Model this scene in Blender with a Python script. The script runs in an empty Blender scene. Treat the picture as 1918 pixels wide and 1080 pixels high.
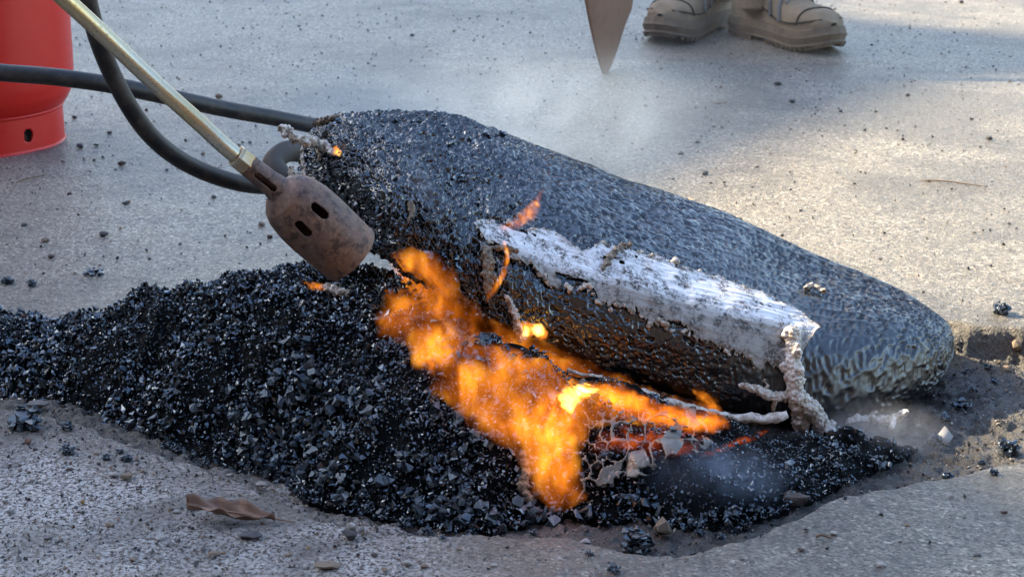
import bpy, bmesh, math, random
import numpy as np
from mathutils import Vector, Matrix, Quaternion
from mathutils.bvhtree import BVHTree

R = math.radians
rng = np.random.default_rng(7)
random.seed(7)
scene = bpy.context.scene
C = scene.collection

# ------------------------------------------------------------------ camera, sky, sun, exposure
CAM_H, PITCH, FPX = 0.69, R(16.9), 3730.0
cam_d = bpy.data.cameras.new("camera")
cam = bpy.data.objects.new("camera", cam_d); C.objects.link(cam)
cam.location = (0, 0, CAM_H)
cam.rotation_euler = (math.pi / 2 - PITCH, 0, 0)
cam_d.sensor_width = 36.0
cam_d.lens = FPX / 1918 * 36.0
cam_d.clip_start, cam_d.clip_end = 0.05, 900
cam_d.dof.use_dof = True
cam_d.dof.focus_distance = 1.87
cam_d.dof.aperture_fstop = 22
scene.camera = cam

SUN_EL = R(33)
SUN_AZ = Vector((-0.93, 0.37, 0)).normalized()          # horizontal direction towards the sun: behind the road, to the left
world = bpy.data.worlds.new("World"); scene.world = world
world.use_nodes = True
wn = world.node_tree
bg = wn.nodes["Background"]
sky = wn.nodes.new("ShaderNodeTexSky")
sky.sky_type = 'NISHITA'; sky.sun_disc = False
sky.sun_elevation = SUN_EL
sky.sun_rotation = math.atan2(SUN_AZ.x, SUN_AZ.y)
sky.ozone_density = 1.0; sky.dust_density = 1.5
wn.links.new(sky.outputs[0], bg.inputs[0])
bg.inputs[1].default_value = 0.15
sun_d = bpy.data.lights.new("sun", 'SUN')
sun_d.energy = 4.8; sun_d.angle = R(0.5); sun_d.color = (1.0, 0.82, 0.55)
sun = bpy.data.objects.new("sun", sun_d); C.objects.link(sun)
to_sun = (SUN_AZ * math.cos(SUN_EL) + Vector((0, 0, math.sin(SUN_EL)))).normalized()
sun.rotation_euler = to_sun.to_track_quat('Z', 'Y').to_euler()
sun.location = (-8, 5, 9)
vs = scene.view_settings
vs.view_transform = 'Standard'; vs.look = 'None'; vs.gamma = 1; vs.use_curve_mapping = False
vs.exposure = 1.95
scene.cycles.use_denoising = True
scene.cycles.caustics_reflective = False; scene.cycles.caustics_refractive = False
scene.cycles.volume_step_rate = 0.6
scene.cycles.volume_max_steps = 256
scene.cycles.sample_clamp_indirect = 6.0

# ------------------------------------------------------------------ pixel helpers (a pixel gives a direction, the touched surface the distance)
def ray(px, py):
    xc, yc = (px - 959) / FPX, -(py - 540) / FPX
    return Vector((xc, yc * math.sin(PITCH) + math.cos(PITCH), yc * math.cos(PITCH) - math.sin(PITCH)))
ORG = Vector((0, 0, CAM_H))
def at_y(px, py, Y):
    d = ray(px, py); return ORG + d * (Y / d.y)
def at_z(px, py, z=0.0):
    d = ray(px, py); return ORG + d * ((z - CAM_H) / d.z)

# ------------------------------------------------------------------ numpy noise
def _hash(ix, iy, iz=0, seed=0):
    h = (ix.astype(np.int64) * 374761393 + iy.astype(np.int64) * 668265263 + np.int64(1274126177) * (np.asarray(iz, dtype=np.int64) + 17 * seed)) & 0x7fffffff
    h = ((h ^ (h >> 13)) * 1274126177) & 0x7fffffff
    h = ((h ^ (h >> 15)) * 668265263) & 0x7fffffff
    return ((h ^ (h >> 16)) & 0xffffff) / float(0xffffff)
def vnoise(x, y, seed=0):
    x = np.asarray(x, float); y = np.asarray(y, float)
    ix, iy = np.floor(x), np.floor(y); fx, fy = x - ix, y - iy
    fx = fx * fx * (3 - 2 * fx); fy = fy * fy * (3 - 2 * fy)
    a = _hash(ix, iy, 0, seed); b = _hash(ix + 1, iy, 0, seed); c = _hash(ix, iy + 1, 0, seed); d = _hash(ix + 1, iy + 1, 0, seed)
    return (a * (1 - fx) + b * fx) * (1 - fy) + (c * (1 - fx) + d * fx) * fy - 0.5
def fbm(x, y, oct=4, seed=0, gain=0.5):
    s, a, t = 0, 1.0, 0
    for k in range(oct):
        s = s + a * vnoise(x * 2 ** k + 13.7 * k, y * 2 ** k - 7.3 * k, seed + k); t += a; a *= gain
    return s / t * 2
def vnoise3(x, y, z, seed=0):
    ix, iy, iz = np.floor(x), np.floor(y), np.floor(z); fx, fy, fz = x - ix, y - iy, z - iz
    fx, fy, fz = (f * f * (3 - 2 * f) for f in (fx, fy, fz))
    r = 0
    for dx in (0, 1):
        for dy in (0, 1):
            for dz in (0, 1):
                r = r + _hash(ix + dx, iy + dy, iz + dz, seed) * (fx if dx else 1 - fx) * (fy if dy else 1 - fy) * (fz if dz else 1 - fz)
    return r - 0.5
def worley(x, y, seed=0):
    ix, iy = np.floor(x), np.floor(y)
    f1 = np.full(x.shape, 9.0); f2 = np.full(x.shape, 9.0); cid = np.zeros(x.shape)
    for dx in (-1, 0, 1):
        for dy in (-1, 0, 1):
            cx, cy = ix + dx, iy + dy
            px = cx + _hash(cx, cy, 0, seed + 3); py = cy + _hash(cx, cy, 0, seed + 5)
            d = np.hypot(x - px, y - py)
            near = d < f1
            f2 = np.where(near, f1, np.minimum(f2, d)); cid = np.where(near, _hash(cx, cy, 0, seed + 9), cid)
            f1 = np.where(near, d, f1)
    return f1, f2, cid
def sstep(a, b, x):
    t = np.clip((x - a) / (b - a), 0, 1); return t * t * (3 - 2 * t)

# ------------------------------------------------------------------ mesh helpers
def fast_mesh(name, V, Q, smooth=True):
    V = np.asarray(V, np.float32); Q = np.asarray(Q, np.int32)
    k = Q.shape[1]
    me = bpy.data.meshes.new(name)
    me.vertices.add(len(V)); me.vertices.foreach_set("co", V.ravel())
    me.loops.add(Q.size); me.loops.foreach_set("vertex_index", Q.ravel())
    me.polygons.add(len(Q))
    me.polygons.foreach_set("loop_start", np.arange(0, Q.size, k, dtype=np.int32))
    me.polygons.foreach_set("loop_total", np.full(len(Q), k, np.int32))
    me.polygons.foreach_set("use_smooth", np.full(len(Q), smooth, bool))
    me.update(calc_edges=True)
    return me
def attr(me, name, vals):
    a = me.attributes.new(name, 'FLOAT', 'POINT'); a.data.foreach_set("value", np.asarray(vals, np.float32).ravel())
def attr_col(me, name, rgb):
    a = me.attributes.new(name, 'FLOAT_COLOR', 'POINT')
    a.data.foreach_set("color", np.concatenate([rgb, np.ones((len(rgb), 1))], 1).astype(np.float32).ravel())
def grid_quads(nu, nv):
    i, j = np.meshgrid(np.arange(nu - 1), np.arange(nv - 1), indexing='ij')
    a = (i * nv + j).ravel()
    return np.stack([a, a + nv, a + nv + 1, a + 1], 1)
def link(name, me, mat=None, parent=None, loc=None):
    o = bpy.data.objects.new(name, me); C.objects.link(o)
    if mat is not None and me is not None and not me.materials: me.materials.append(mat)
    if parent is not None: o.parent = parent
    if loc is not None: o.location = loc
    return o
def tag(o, label=None, cat=None, group=None, kind=None):
    if label: o["label"] = label
    if cat: o["category"] = cat
    if group: o["group"] = group
    if kind: o["kind"] = kind
    return o
def empty(name, loc=(0, 0, 0)):
    o = bpy.data.objects.new(name, None); C.objects.link(o); o.location = loc; o.empty_display_size = 0.05
    return o
def catmull(xs, ys, x):
    xs = np.asarray(xs, float); ys = np.asarray(ys, float)
    m = np.gradient(ys, xs, axis=0)
    i = np.clip(np.searchsorted(xs, x) - 1, 0, len(xs) - 2)
    h = xs[i + 1] - xs[i]; t = (x - xs[i]) / h
    if ys.ndim > 1: h = h[:, None]; t = t[:, None]
    return (2 * t**3 - 3 * t**2 + 1) * ys[i] + (t**3 - 2 * t**2 + t) * h * m[i] + (-2 * t**3 + 3 * t**2) * ys[i + 1] + (t**3 - t**2) * h * m[i + 1]
def tube_mesh(name, pts, rad, nseg=16, n=80, close=True):
    """round tube through points; rad a number or a list along the points"""
    P = np.array([tuple(p) for p in pts], float)
    L = np.concatenate([[0], np.cumsum(np.linalg.norm(np.diff(P, axis=0), axis=1))])
    x = np.linspace(0, L[-1], n)
    Q = catmull(L, P, x)
    r = np.interp(x, L, np.full(len(P), rad) if np.isscalar(rad) else np.asarray(rad, float))
    T = np.gradient(Q, axis=0); T /= np.linalg.norm(T, axis=1)[:, None]
    nrm = np.cross(T[0], [0.1, 0.3, 1.0]); nrm /= np.linalg.norm(nrm)
    V = []; ang = np.linspace(0, 2 * math.pi, nseg, endpoint=False)
    for k in range(n):
        nrm = nrm - T[k] * nrm.dot(T[k]); nrm /= np.linalg.norm(nrm)
        b = np.cross(T[k], nrm)
        V.append(Q[k] + r[k] * (np.cos(ang)[:, None] * nrm + np.sin(ang)[:, None] * b))
    V = np.concatenate(V)
    F = []
    for k in range(n - 1):
        for s in range(nseg):
            t = (s + 1) % nseg
            F.append((k * nseg + s, k * nseg + t, (k + 1) * nseg + t, (k + 1) * nseg + s))
    me = bpy.data.meshes.new(name)
    caps = [tuple(range(nseg))[::-1], tuple((n - 1) * nseg + s for s in range(nseg))] if close else []
    me.from_pydata(V.tolist(), [], F + caps)
    me.polygons.foreach_set("use_smooth", [len(p.vertices) == 4 for p in me.polygons])
    me.update()
    return me
def bm_mesh(name, bm, smooth=False):
    bmesh.ops.recalc_face_normals(bm, faces=bm.faces)
    me = bpy.data.meshes.new(name); bm.to_mesh(me); bm.free()
    if smooth: me.polygons.foreach_set("use_smooth", [True] * len(me.polygons))
    return me

# ------------------------------------------------------------------ materials
class NT:
    def __init__(s, name):
        s.m = bpy.data.materials.new(name); s.m.use_nodes = True
        s.t = s.m.node_tree; s.b = s.t.nodes["Principled BSDF"]; s.out = s.t.nodes["Material Output"]
    def n(s, typ, **kw):
        nd = s.t.nodes.new(typ)
        for k, v in kw.items():
            if k.startswith("i_"):
                key = k[2:]; key = int(key) if key.isdigit() else key.replace("_", " ")
                nd.inputs[key].default_value = v
            else: setattr(nd, k, v)
        return nd
    def l(s, a, b): s.t.links.new(a, b)
    def coord(s, scale=None, mode="Object"):
        tc = s.n("ShaderNodeTexCoord")
        if scale is None: return tc.outputs[mode]
        mp = s.n("ShaderNodeMapping"); mp.inputs["Scale"].default_value = scale
        s.l(tc.outputs[mode], mp.inputs[0]); return mp.outputs[0]
    def noise(s, vec, scale, detail=4, rough=0.6, dist=0.0):
        nd = s.n("ShaderNodeTexNoise"); nd.inputs["Scale"].default_value = scale; nd.inputs["Detail"].default_value = detail
        nd.inputs["Roughness"].default_value = rough; nd.inputs["Distortion"].default_value = dist
        s.l(vec, nd.inputs["Vector"]); return nd.outputs["Fac"]
    def vor(s, vec, scale, feature='F1', out="Distance"):
        nd = s.n("ShaderNodeTexVoronoi", feature=feature); nd.inputs["Scale"].default_value = scale
        s.l(vec, nd.inputs["Vector"]); return nd.outputs[out]
    def ramp(s, fac, stops, interp='LINEAR'):
        nd = s.n("ShaderNodeValToRGB"); cr = nd.color_ramp; cr.interpolation = interp
        while len(cr.elements) < len(stops): cr.elements.new(0.5)
        for e, (p, c) in zip(cr.elements, stops):
            e.position = p; e.color = (c, c, c, 1) if np.isscalar(c) else tuple(c) + (1,)
        s.l(fac, nd.inputs[0]); return nd.outputs[0]
    def mix(s, fac, a, b, blend='MIX'):
        nd = s.n("ShaderNodeMix", data_type='RGBA', blend_type=blend)
        for sock, v in ((nd.inputs[0], fac), (nd.inputs[6], a), (nd.inputs[7], b)):
            if isinstance(v, bpy.types.NodeSocket): s.l(v, sock)
            elif np.isscalar(v): sock.default_value = v
            else: sock.default_value = tuple(v) + (1,)
        return nd.outputs[2]
    def math(s, op, a, b=0.0, c=None, clamp=False):
        nd = s.n("ShaderNodeMath", operation=op, use_clamp=clamp)
        for k, v in enumerate((a, b) if c is None else (a, b, c)):
            if isinstance(v, bpy.types.NodeSocket): s.l(v, nd.inputs[k])
            else: nd.inputs[k].default_value = v
        return nd.outputs[0]
    def at(s, name, out="Fac"):
        return s.n("ShaderNodeAttribute", attribute_name=name).outputs[out]
    def bump(s, h, strength=0.5, dist=0.002, prev=None):
        nd = s.n("ShaderNodeBump"); nd.inputs["Strength"].default_value = strength; nd.inputs["Distance"].default_value = dist
        s.l(h, nd.inputs["Height"])
        if prev is not None: s.l(prev, nd.inputs["Normal"])
        return nd.outputs[0]
    def set(s, **kw):
        for k, v in kw.items():
            sock = s.b.inputs[k.replace("_", " ")]
            if isinstance(v, bpy.types.NodeSocket): s.l(v, sock)
            elif isinstance(v, tuple) and len(v) == 3 and sock.type == 'RGBA': sock.default_value = v + (1,)
            else: sock.default_value = v
        return s.m

def mat_road():
    m = NT("road_asphalt"); v = m.coord()
    cellc = m.vor(v, 330, 'F1', "Color"); sep = m.n("ShaderNodeSeparateColor"); m.l(cellc, sep.inputs[0])
    chips = m.ramp(sep.outputs[0], [(0, (.06, .054, .046)), (.3, (.185, .168, .138)), (.7, (.32, .29, .24)), (.9, (.42, .38, .315)), (1, (.74, .68, .57))])
    big = m.noise(v, 5, 5, .6); col = m.mix(m.ramp(big, [(.3, 0.0), (.7, .45)]), chips, (.25, .226, .186))
    fine = m.noise(v, 900, 2, .7)
    col = m.mix(m.ramp(fine, [(.32, .9), (.46, 0.0)]), col, (.045, .043, .04))
    dark = m.noise(v, 130, 3, .6)
    col = m.mix(m.ramp(dark, [(.33, .85), (.43, 0.0)]), col, (.05, .048, .045))
    brown = m.noise(v, 26, 5, .7)
    col = m.mix(m.ramp(brown, [(.55, 0.0), (.75, .35)]), col, (.15, .105, .07))
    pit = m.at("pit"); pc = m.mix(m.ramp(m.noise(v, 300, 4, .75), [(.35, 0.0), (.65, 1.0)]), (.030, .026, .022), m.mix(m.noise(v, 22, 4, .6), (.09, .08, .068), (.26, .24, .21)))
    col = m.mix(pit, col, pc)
    tar = m.at("tar"); col = m.mix(tar, col, (.022, .021, .02))
    h1 = m.vor(v, 330, 'SMOOTH_F1'); h2 = m.noise(v, 420, 4, .75); h3 = m.noise(v, 90, 3, .6)
    b = m.bump(h1, .8, .0024); b = m.bump(h2, 1.0, .0026, b); b = m.bump(h3, .6, .004, b)
    wet_glint = m.at("wet_glint"); ro = m.ramp(m.noise(v, 240, 3, .6), [(.3, .30), (.7, .62)])
    ro = m.math('MULTIPLY', ro, m.math('SUBTRACT', 1.0, m.math('MULTIPLY', wet_glint, .35)))
    crust = m.ramp(m.noise(v, 240, 4, .8), [(.42, (.040, .030, .025)), (.47, (.17, .14, .12)), (.54, (.62, .615, .61))])  # pale crust speckle, with white glints painted into its colour
    col = m.mix(m.math('MULTIPLY', wet_glint, .9), col, crust)
    st2 = m.noise(v, 2.3, 6, .7, .6); col = m.mix(m.ramp(st2, [(.40, .6), (.53, 0.0)]), col, (.085, .08, .072))
    b = m.bump(m.noise(v, 300, 3, .6), .0, .003, b) if False else b
    return m.set(Base_Color=col, Roughness=ro, Normal=b)
def mat_bitumen(name, web=False, rough=(.10, .32), bump=.35, base=(.0055, .0055, .006), spec=.5, ior=2.0, sky_tint=(.68, .84, 1.0)):
    m = NT(name); v = m.coord()
    n1 = m.noise(v, 420, 4, .65); n2 = m.noise(v, 60, 4, .6)
    col = m.mix(n2, base, tuple(c * 2.2 for c in base))
    ro = m.ramp(n2, [(.3, rough[0]), (.7, rough[1])])
    m.b.inputs['Specular IOR Level'].default_value = spec
    if web:
        w = m.math('MULTIPLY', m.at("web"), m.ramp(m.noise(v, 28, 4, .6), [(.46, .0), (.66, .7)]), clamp=True)
        col = m.mix(w, col, (.085, .07, .045))
        ro = m.math('ADD', ro, m.math('MULTIPLY', m.at('matte'), .36))
        dust = m.at("dust"); col = m.mix(dust, col, (.030, .024, .019))
    b = m.bump(n1, bump, .0012)
    return m.set(Base_Color=col, Roughness=ro, Normal=b, IOR=ior, Specular_Tint=sky_tint)  # specular tint puts the sky's blue reflection into the bitumen colour
def mat_stone(name):
    m = NT(name); v = m.coord(); c = m.at("tint", "Color")
    n = m.noise(v, 300, 4, .7)
    col = m.mix(m.ramp(n, [(.3, .6), (.6, 0.0)]), c, (.03, .027, .024), 'MIX')
    return m.set(Base_Color=col, Roughness=.6, Normal=m.bump(n, .5, .001))
def mat_plain_stone(name, c1, c2, rough=.65):
    m = NT(name); v = m.coord()
    n = m.noise(v, 110, 5, .7)
    col = m.mix(m.ramp(n, [(.3, 0.0), (.7, 1.0)]), c1, c2)
    return m.set(Base_Color=col, Roughness=rough, Normal=m.bump(m.noise(v, 350, 4, .7), .5, .0015))
def mat_film():
    m = NT("white_plastic_film"); v = m.coord()
    st = m.at("along"); ac = m.at("across")
    cv = m.n("ShaderNodeCombineXYZ"); m.l(st, cv.inputs[0]); m.l(ac, cv.inputs[1])
    mp = m.n("ShaderNodeMapping"); mp.inputs["Scale"].default_value = (14, 260, 1); m.l(cv.outputs[0], mp.inputs[0])
    streak = m.noise(mp.outputs[0], 1.0, 5, .7)
    spots = m.noise(v, 55, 6, .75); sp2 = m.noise(v, 300, 4, .8)
    dirt = m.math('MULTIPLY', m.ramp(spots, [(.46, 0.0), (.58, 1.0)]), m.ramp(sp2, [(.40, 0.0), (.52, 1.0)]))
    low = m.at("lower")
    base = m.mix(low, (.80, .81, .83), (.34, .315, .28))
    base = m.mix(m.ramp(streak, [(.56, 0.0), (.68, .55)]), base, (.16, .12, .09))
    col = m.mix(dirt, base, (.055, .038, .026))
    edge = m.at("edge"); e2 = m.math('MULTIPLY', edge, m.ramp(sp2, [(.35, .2), (.6, 1.0)]))
    col = m.mix(e2, col, (.20, .15, .10))
    return m.set(Base_Color=col, Roughness=.42, Normal=m.bump(streak, .5, .002, m.bump(sp2, .35, .001)), Subsurface_Weight=.0)
def mat_crust(name="melted_plastic", a=(.58, .535, .47), b=(.15, .11, .07)):
    m = NT(name); v = m.coord()
    n = m.noise(v, 140, 5, .7); k = m.noise(v, 420, 3, .7)
    col = m.mix(m.ramp(n, [(.40, 1.0), (.56, 0.0)]), a, b)
    col = m.mix(m.ramp(k, [(.60, 0.0), (.75, .7)]), col, (.74, .73, .72))
    return m.set(Base_Color=col, Roughness=.5, Normal=m.bump(k, .6, .0012))
def mat_rust():
    m = NT("rusted_steel"); v = m.coord()
    n = m.noise(v, 28, 5, .65); f = m.noise(v, 230, 5, .75); g = m.noise(v, 90, 4, .7)
    col = m.mix(m.ramp(n, [(.35, 0.0), (.65, 1.0)]), (.120, .082, .078), (.22, .115, .065))
    col = m.mix(m.ramp(f, [(.50, 0.0), (.66, .8)]), col, (.30, .21, .15))
    col = m.mix(m.ramp(g, [(.38, .85), (.50, 0.0)]), col, (.05, .030, .028))
    return m.set(Base_Color=col, Roughness=m.ramp(f, [(.3, .42), (.7, .75)]), Metallic=.25, Normal=m.bump(f, .55, .0009))
def mat_brass(name="scuffed_brass_pipe", base=(.56, .43, .22)):
    m = NT(name); v = m.coord()
    n = m.noise(v, 16, 4, .6); f = m.noise(v, 260, 4, .7)
    col = m.mix(m.ramp(n, [(.35, 0.0), (.65, 1.0)]), base, (.50, .47, .38))
    col = m.mix(m.ramp(f, [(.62, 0.0), (.74, .8)]), col, (.10, .07, .04))
    return m.set(Base_Color=col, Metallic=.9, Roughness=m.ramp(f, [(.3, .22), (.7, .42)]), Normal=m.bump(f, .15, .0006))
def mat_rubber():
    m = NT("hose_rubber"); v = m.coord()
    n = m.noise(v, 45, 5, .7); f = m.noise(v, 600, 3, .7)
    col = m.mix(m.ramp(n, [(.45, 0.0), (.72, .8)]), (.020, .020, .021), (.105, .085, .07))
    return m.set(Base_Color=col, Roughness=m.ramp(n, [(.3, .38), (.7, .65)]), Normal=m.bump(f, .2, .0008))
def mat_red():
    m = NT("red_enamel"); v = m.coord()
    n = m.noise(v, 9, 4, .6); f = m.noise(v, 80, 5, .75)
    col = m.mix(n, (.74, .020, .010), (.66, .016, .010))
    col = m.mix(m.ramp(f, [(.68, 0.0), (.76, .6)]), col, (.10, .02, .015))
    return m.set(Base_Color=col, Roughness=m.ramp(f, [(.3, .34), (.7, .46)]), Coat_Weight=.08, Coat_Roughness=.15, Normal=m.bump(n, .12, .01))
def mat_simple(name, col, rough=.6, metal=0.0, col2=None, scale=40, bump=.3):
    m = NT(name); v = m.coord(); n = m.noise(v, scale, 5, .65)
    c = m.mix(n, col, col2 or tuple(x * .6 for x in col))
    return m.set(Base_Color=c, Roughness=rough, Metallic=metal, Normal=m.bump(m.noise(v, scale * 6, 3, .7), bump, .001))
def mat_flame(name, strength, lo=.38, hi=.72, stretch=(30, 30, 13), seed=0.0, col=(1.0, .18, .007), hot=(1.0, .36, .03), smoke=0.0):
    m = NT(name); m.t.nodes.remove(m.b)
    tc = m.n("ShaderNodeTexCoord"); mp = m.n("ShaderNodeMapping"); mp.inputs["Scale"].default_value = stretch; mp.inputs["Location"].default_value = (seed, seed * 1.7, seed * .3)
    mp.inputs["Rotation"].default_value = (0, R(-18), 0)
    m.l(tc.outputs["Object"], mp.inputs[0])
    n = m.noise(mp.outputs[0], 1.0, 2, .45, 1.5)
    d = m.ramp(n, [(lo, .02), ((lo + hi) / 2, .32), (hi, 1.15)])
    mp2 = m.n("ShaderNodeMapping"); mp2.inputs["Scale"].default_value = (stretch[0] * 1.9, stretch[1] * 1.9, stretch[2] * 1.2); mp2.inputs["Rotation"].default_value = (0, R(-30), R(20)); m.l(tc.outputs["Object"], mp2.inputs[0])
    n2 = m.noise(mp2.outputs[0], 1.0, 2, .45, 1.6)
    d = m.math('MULTIPLY', d, m.ramp(n2, [(.34, .45), (.54, .85), (.70, 1.6)]))
    e = m.n("ShaderNodeEmission"); m.l(m.mix(d, col, hot), e.inputs[0]); m.l(m.math('MULTIPLY', d, strength), e.inputs[1])
    if smoke:
        ab = m.n("ShaderNodeVolumeAbsorption"); ab.inputs[0].default_value = (.25, .10, .04, 1); ab.inputs[1].default_value = smoke
        add = m.n("ShaderNodeAddShader"); m.l(e.outputs[0], add.inputs[0]); m.l(ab.outputs[0], add.inputs[1]); m.l(add.outputs[0], m.out.inputs["Volume"])
    else: m.l(e.outputs[0], m.out.inputs["Volume"])
    return m.m
def mat_smoke(name, dens, scale=9, lo=.40, hi=.72, col=(.80, .88, 1.0)):
    m = NT(name); m.t.nodes.remove(m.b)
    tc = m.n("ShaderNodeTexCoord")
    n = m.noise(tc.outputs["Object"], scale, 4, .6, .8)
    ln = m.n("ShaderNodeVectorMath", operation='LENGTH'); m.l(tc.outputs["Generated"], ln.inputs[0])
    sub = m.n("ShaderNodeVectorMath", operation='SUBTRACT'); m.l(tc.outputs["Generated"], sub.inputs[0]); sub.inputs[1].default_value = (.5, .5, .5)
    l2 = m.n("ShaderNodeVectorMath", operation='LENGTH'); m.l(sub.outputs[0], l2.inputs[0])
    fall = m.ramp(l2.outputs["Value"], [(.05, 1.0), (.5, 0.0)], 'EASE')
    d = m.math('MULTIPLY', m.math('MULTIPLY', m.ramp(n, [(lo, 0.0), (hi, 1.0)]), fall), dens)
    pv = m.n("ShaderNodeVolumePrincipled"); pv.inputs["Color"].default_value = col + (1,)
    m.l(d, pv.inputs["Density"]); m.l(pv.outputs[0], m.out.inputs["Volume"])
    return m.m

M = dict(road=mat_road(), mix=mat_bitumen("bitumen_coated_mix", False, (.03, .15), .35, (.0030, .0030, .0032), ior=2.15), slab=mat_bitumen("melted_bitumen", True, (.05, .20), .10, (.0022, .0022, .0025), ior=1.95, sky_tint=(.84, .92, 1.0)),
         stone=mat_stone("gravel_stone"), film=mat_film(), crust=mat_crust(), rust=mat_rust(), brass=mat_brass(), rubber=mat_rubber(), red=mat_red())

# ------------------------------------------------------------------ road with the pothole
def gpt(px, py): p = at_z(px, py); return (p.x, p.y)
RIM = [gpt(*p) for p in ((2300, 850), (1918, 862), (1800, 885), (1690, 905), (1580, 925), (1500, 962), (1400, 1000), (1300, 1036), (1180, 1030), (1050, 1002), (860, 1003),
        (700, 995), (570, 965), (450, 905), (330, 858), (200, 812), (100, 775), (0, 765), (-300, 740), (-320, 680), (0, 660), (300, 640), (700, 600), (1200, 575),
        (1550, 585), (1700, 592), (1790, 606), (1918, 616), (2300, 612))]
def poly_sd(X, Y, poly):
    d = np.full(X.shape, 1e9); inside = np.zeros(X.shape, bool)
    n = len(poly)
    for i in range(n):
        x0, y0 = poly[i]; x1, y1 = poly[(i + 1) % n]
        ex, ey = x1 - x0, y1 - y0
        t = np.clip(((X - x0) * ex + (Y - y0) * ey) / (ex * ex + ey * ey + 1e-12), 0, 1)
        d = np.minimum(d, np.hypot(X - x0 - t * ex, Y - y0 - t * ey))
        if y0 != y1:
            c = ((y0 > Y) != (y1 > Y)) & (X < ex * (Y - y0) / ey + x0); inside ^= c
    return np.where(inside, d, -d)
PIT = 0.036
def ground_h(X, Y, detail=True):
    sd = poly_sd(X, Y, RIM) + .010 * fbm(X * 34, Y * 34, 4, 4, .6) + .010 * fbm(X * 9, Y * 9, 2, 8)
    dep = sstep(-.004, .016, sd)
    h = -PIT * dep
    # the left part of the hole is shallow: half filled with washed-in grit
    shallow = sstep(-.10, -.45, X)
    h = h * (1 - .45 * shallow)
    if detail:
        near = sstep(.35, -.25, X) * sstep(1.75, 1.50, Y)
        amp = .0012 + .0016 * near + .004 * dep
        h = h + amp * fbm(X * 70, Y * 70, 4, 21, .62) + (.0018 + .004 * dep) * fbm(X * 16, Y * 16, 3, 31)
        h = h + dep * .004 * fbm(X * 160, Y * 160, 2, 40)
    return h, dep, sd
def axis(segs):
    out = [segs[0][0]]
    for a, b, st in segs:
        n = max(1, int(round((b - a) / st))); out += list(a + (b - a) * (np.arange(1, n + 1) / n))
    return np.array(out)
MOUND_NEAR = [(-420, 700), (-200, 722), (0, 752), (120, 778), (300, 828), (450, 862), (540, 900), (620, 940), (700, 962), (800, 985), (920, 1000), (1000, 978), (1060, 962), (1200, 976), (1330, 984), (1440, 972), (1530, 935), (1620, 880)]
def near_xy_of(): return [tuple(at_z(px, py, -.03 if px > 500 else -.02).xy) for px, py in MOUND_NEAR]
gx = axis([(-300, -60, 120), (-60, -10, 25), (-10, -2, 2), (-2, -.9, .10), (-.9, -.62, .012), (-.62, .62, .0034), (.62, .76, .004), (.76, .9, .008), (.9, 1.4, .02), (1.4, 2.4, .1), (2.4, 10, 1.9), (10, 60, 25), (60, 300, 120)])
gy = axis([(-300, -10, 58), (-10, .8, 1.2), (.8, 1.25, .05), (1.25, 2.35, .0036), (2.35, 3.2, .008), (3.2, 5.5, .02), (5.5, 9, .1), (9, 60, 8.5), (60, 300, 60)])
GX, GY = np.meshgrid(gx, gy, indexing='ij')
GH, GDEP, GSD = ground_h(GX, GY)
far = (np.abs(GX) > 2.2) | (GY > 8) | (GY < .9)
GH = np.where(far, 0, GH)
gm = fast_mesh("road", np.stack([GX, GY, GH], -1).reshape(-1, 3), grid_quads(len(gx), len(gy))[:, ::-1].copy() if False else grid_quads(len(gx), len(gy)))
attr(gm, "wet_glint", np.clip(sstep(.12, -.30, GX) * sstep(1.84, 1.66, GY) * (.85 + 1.3 * fbm(GX * 11, GY * 11, 3, 77)), 0, 1))
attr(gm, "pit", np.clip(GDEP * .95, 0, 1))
stain = np.clip(.30 * sstep(.05, -.02, GSD) * sstep(-.16, 0, GSD) * (1 + 1.2 * fbm(GX * 14, GY * 14, 3, 55)), 0, .6)
MSDg = poly_sd(GX, GY, near_xy_of() + [(.42, 1.86), (.50, 2.0), (.30, 2.2), (-.85, 2.2)])
tar2 = sstep(-.10, -.01, MSDg + .03 * fbm(GX * 20, GY * 20, 3, 58)) * sstep(-.02, .02, GSD) * sstep(.02, .14, GX)
attr(gm, "tar", np.maximum(stain * (GSD < 0.02), .92 * tar2))
road = link("road", gm, M["road"]); tag(road, "grey worn road surface broken open by a pothole", "road", kind="structure")

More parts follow.
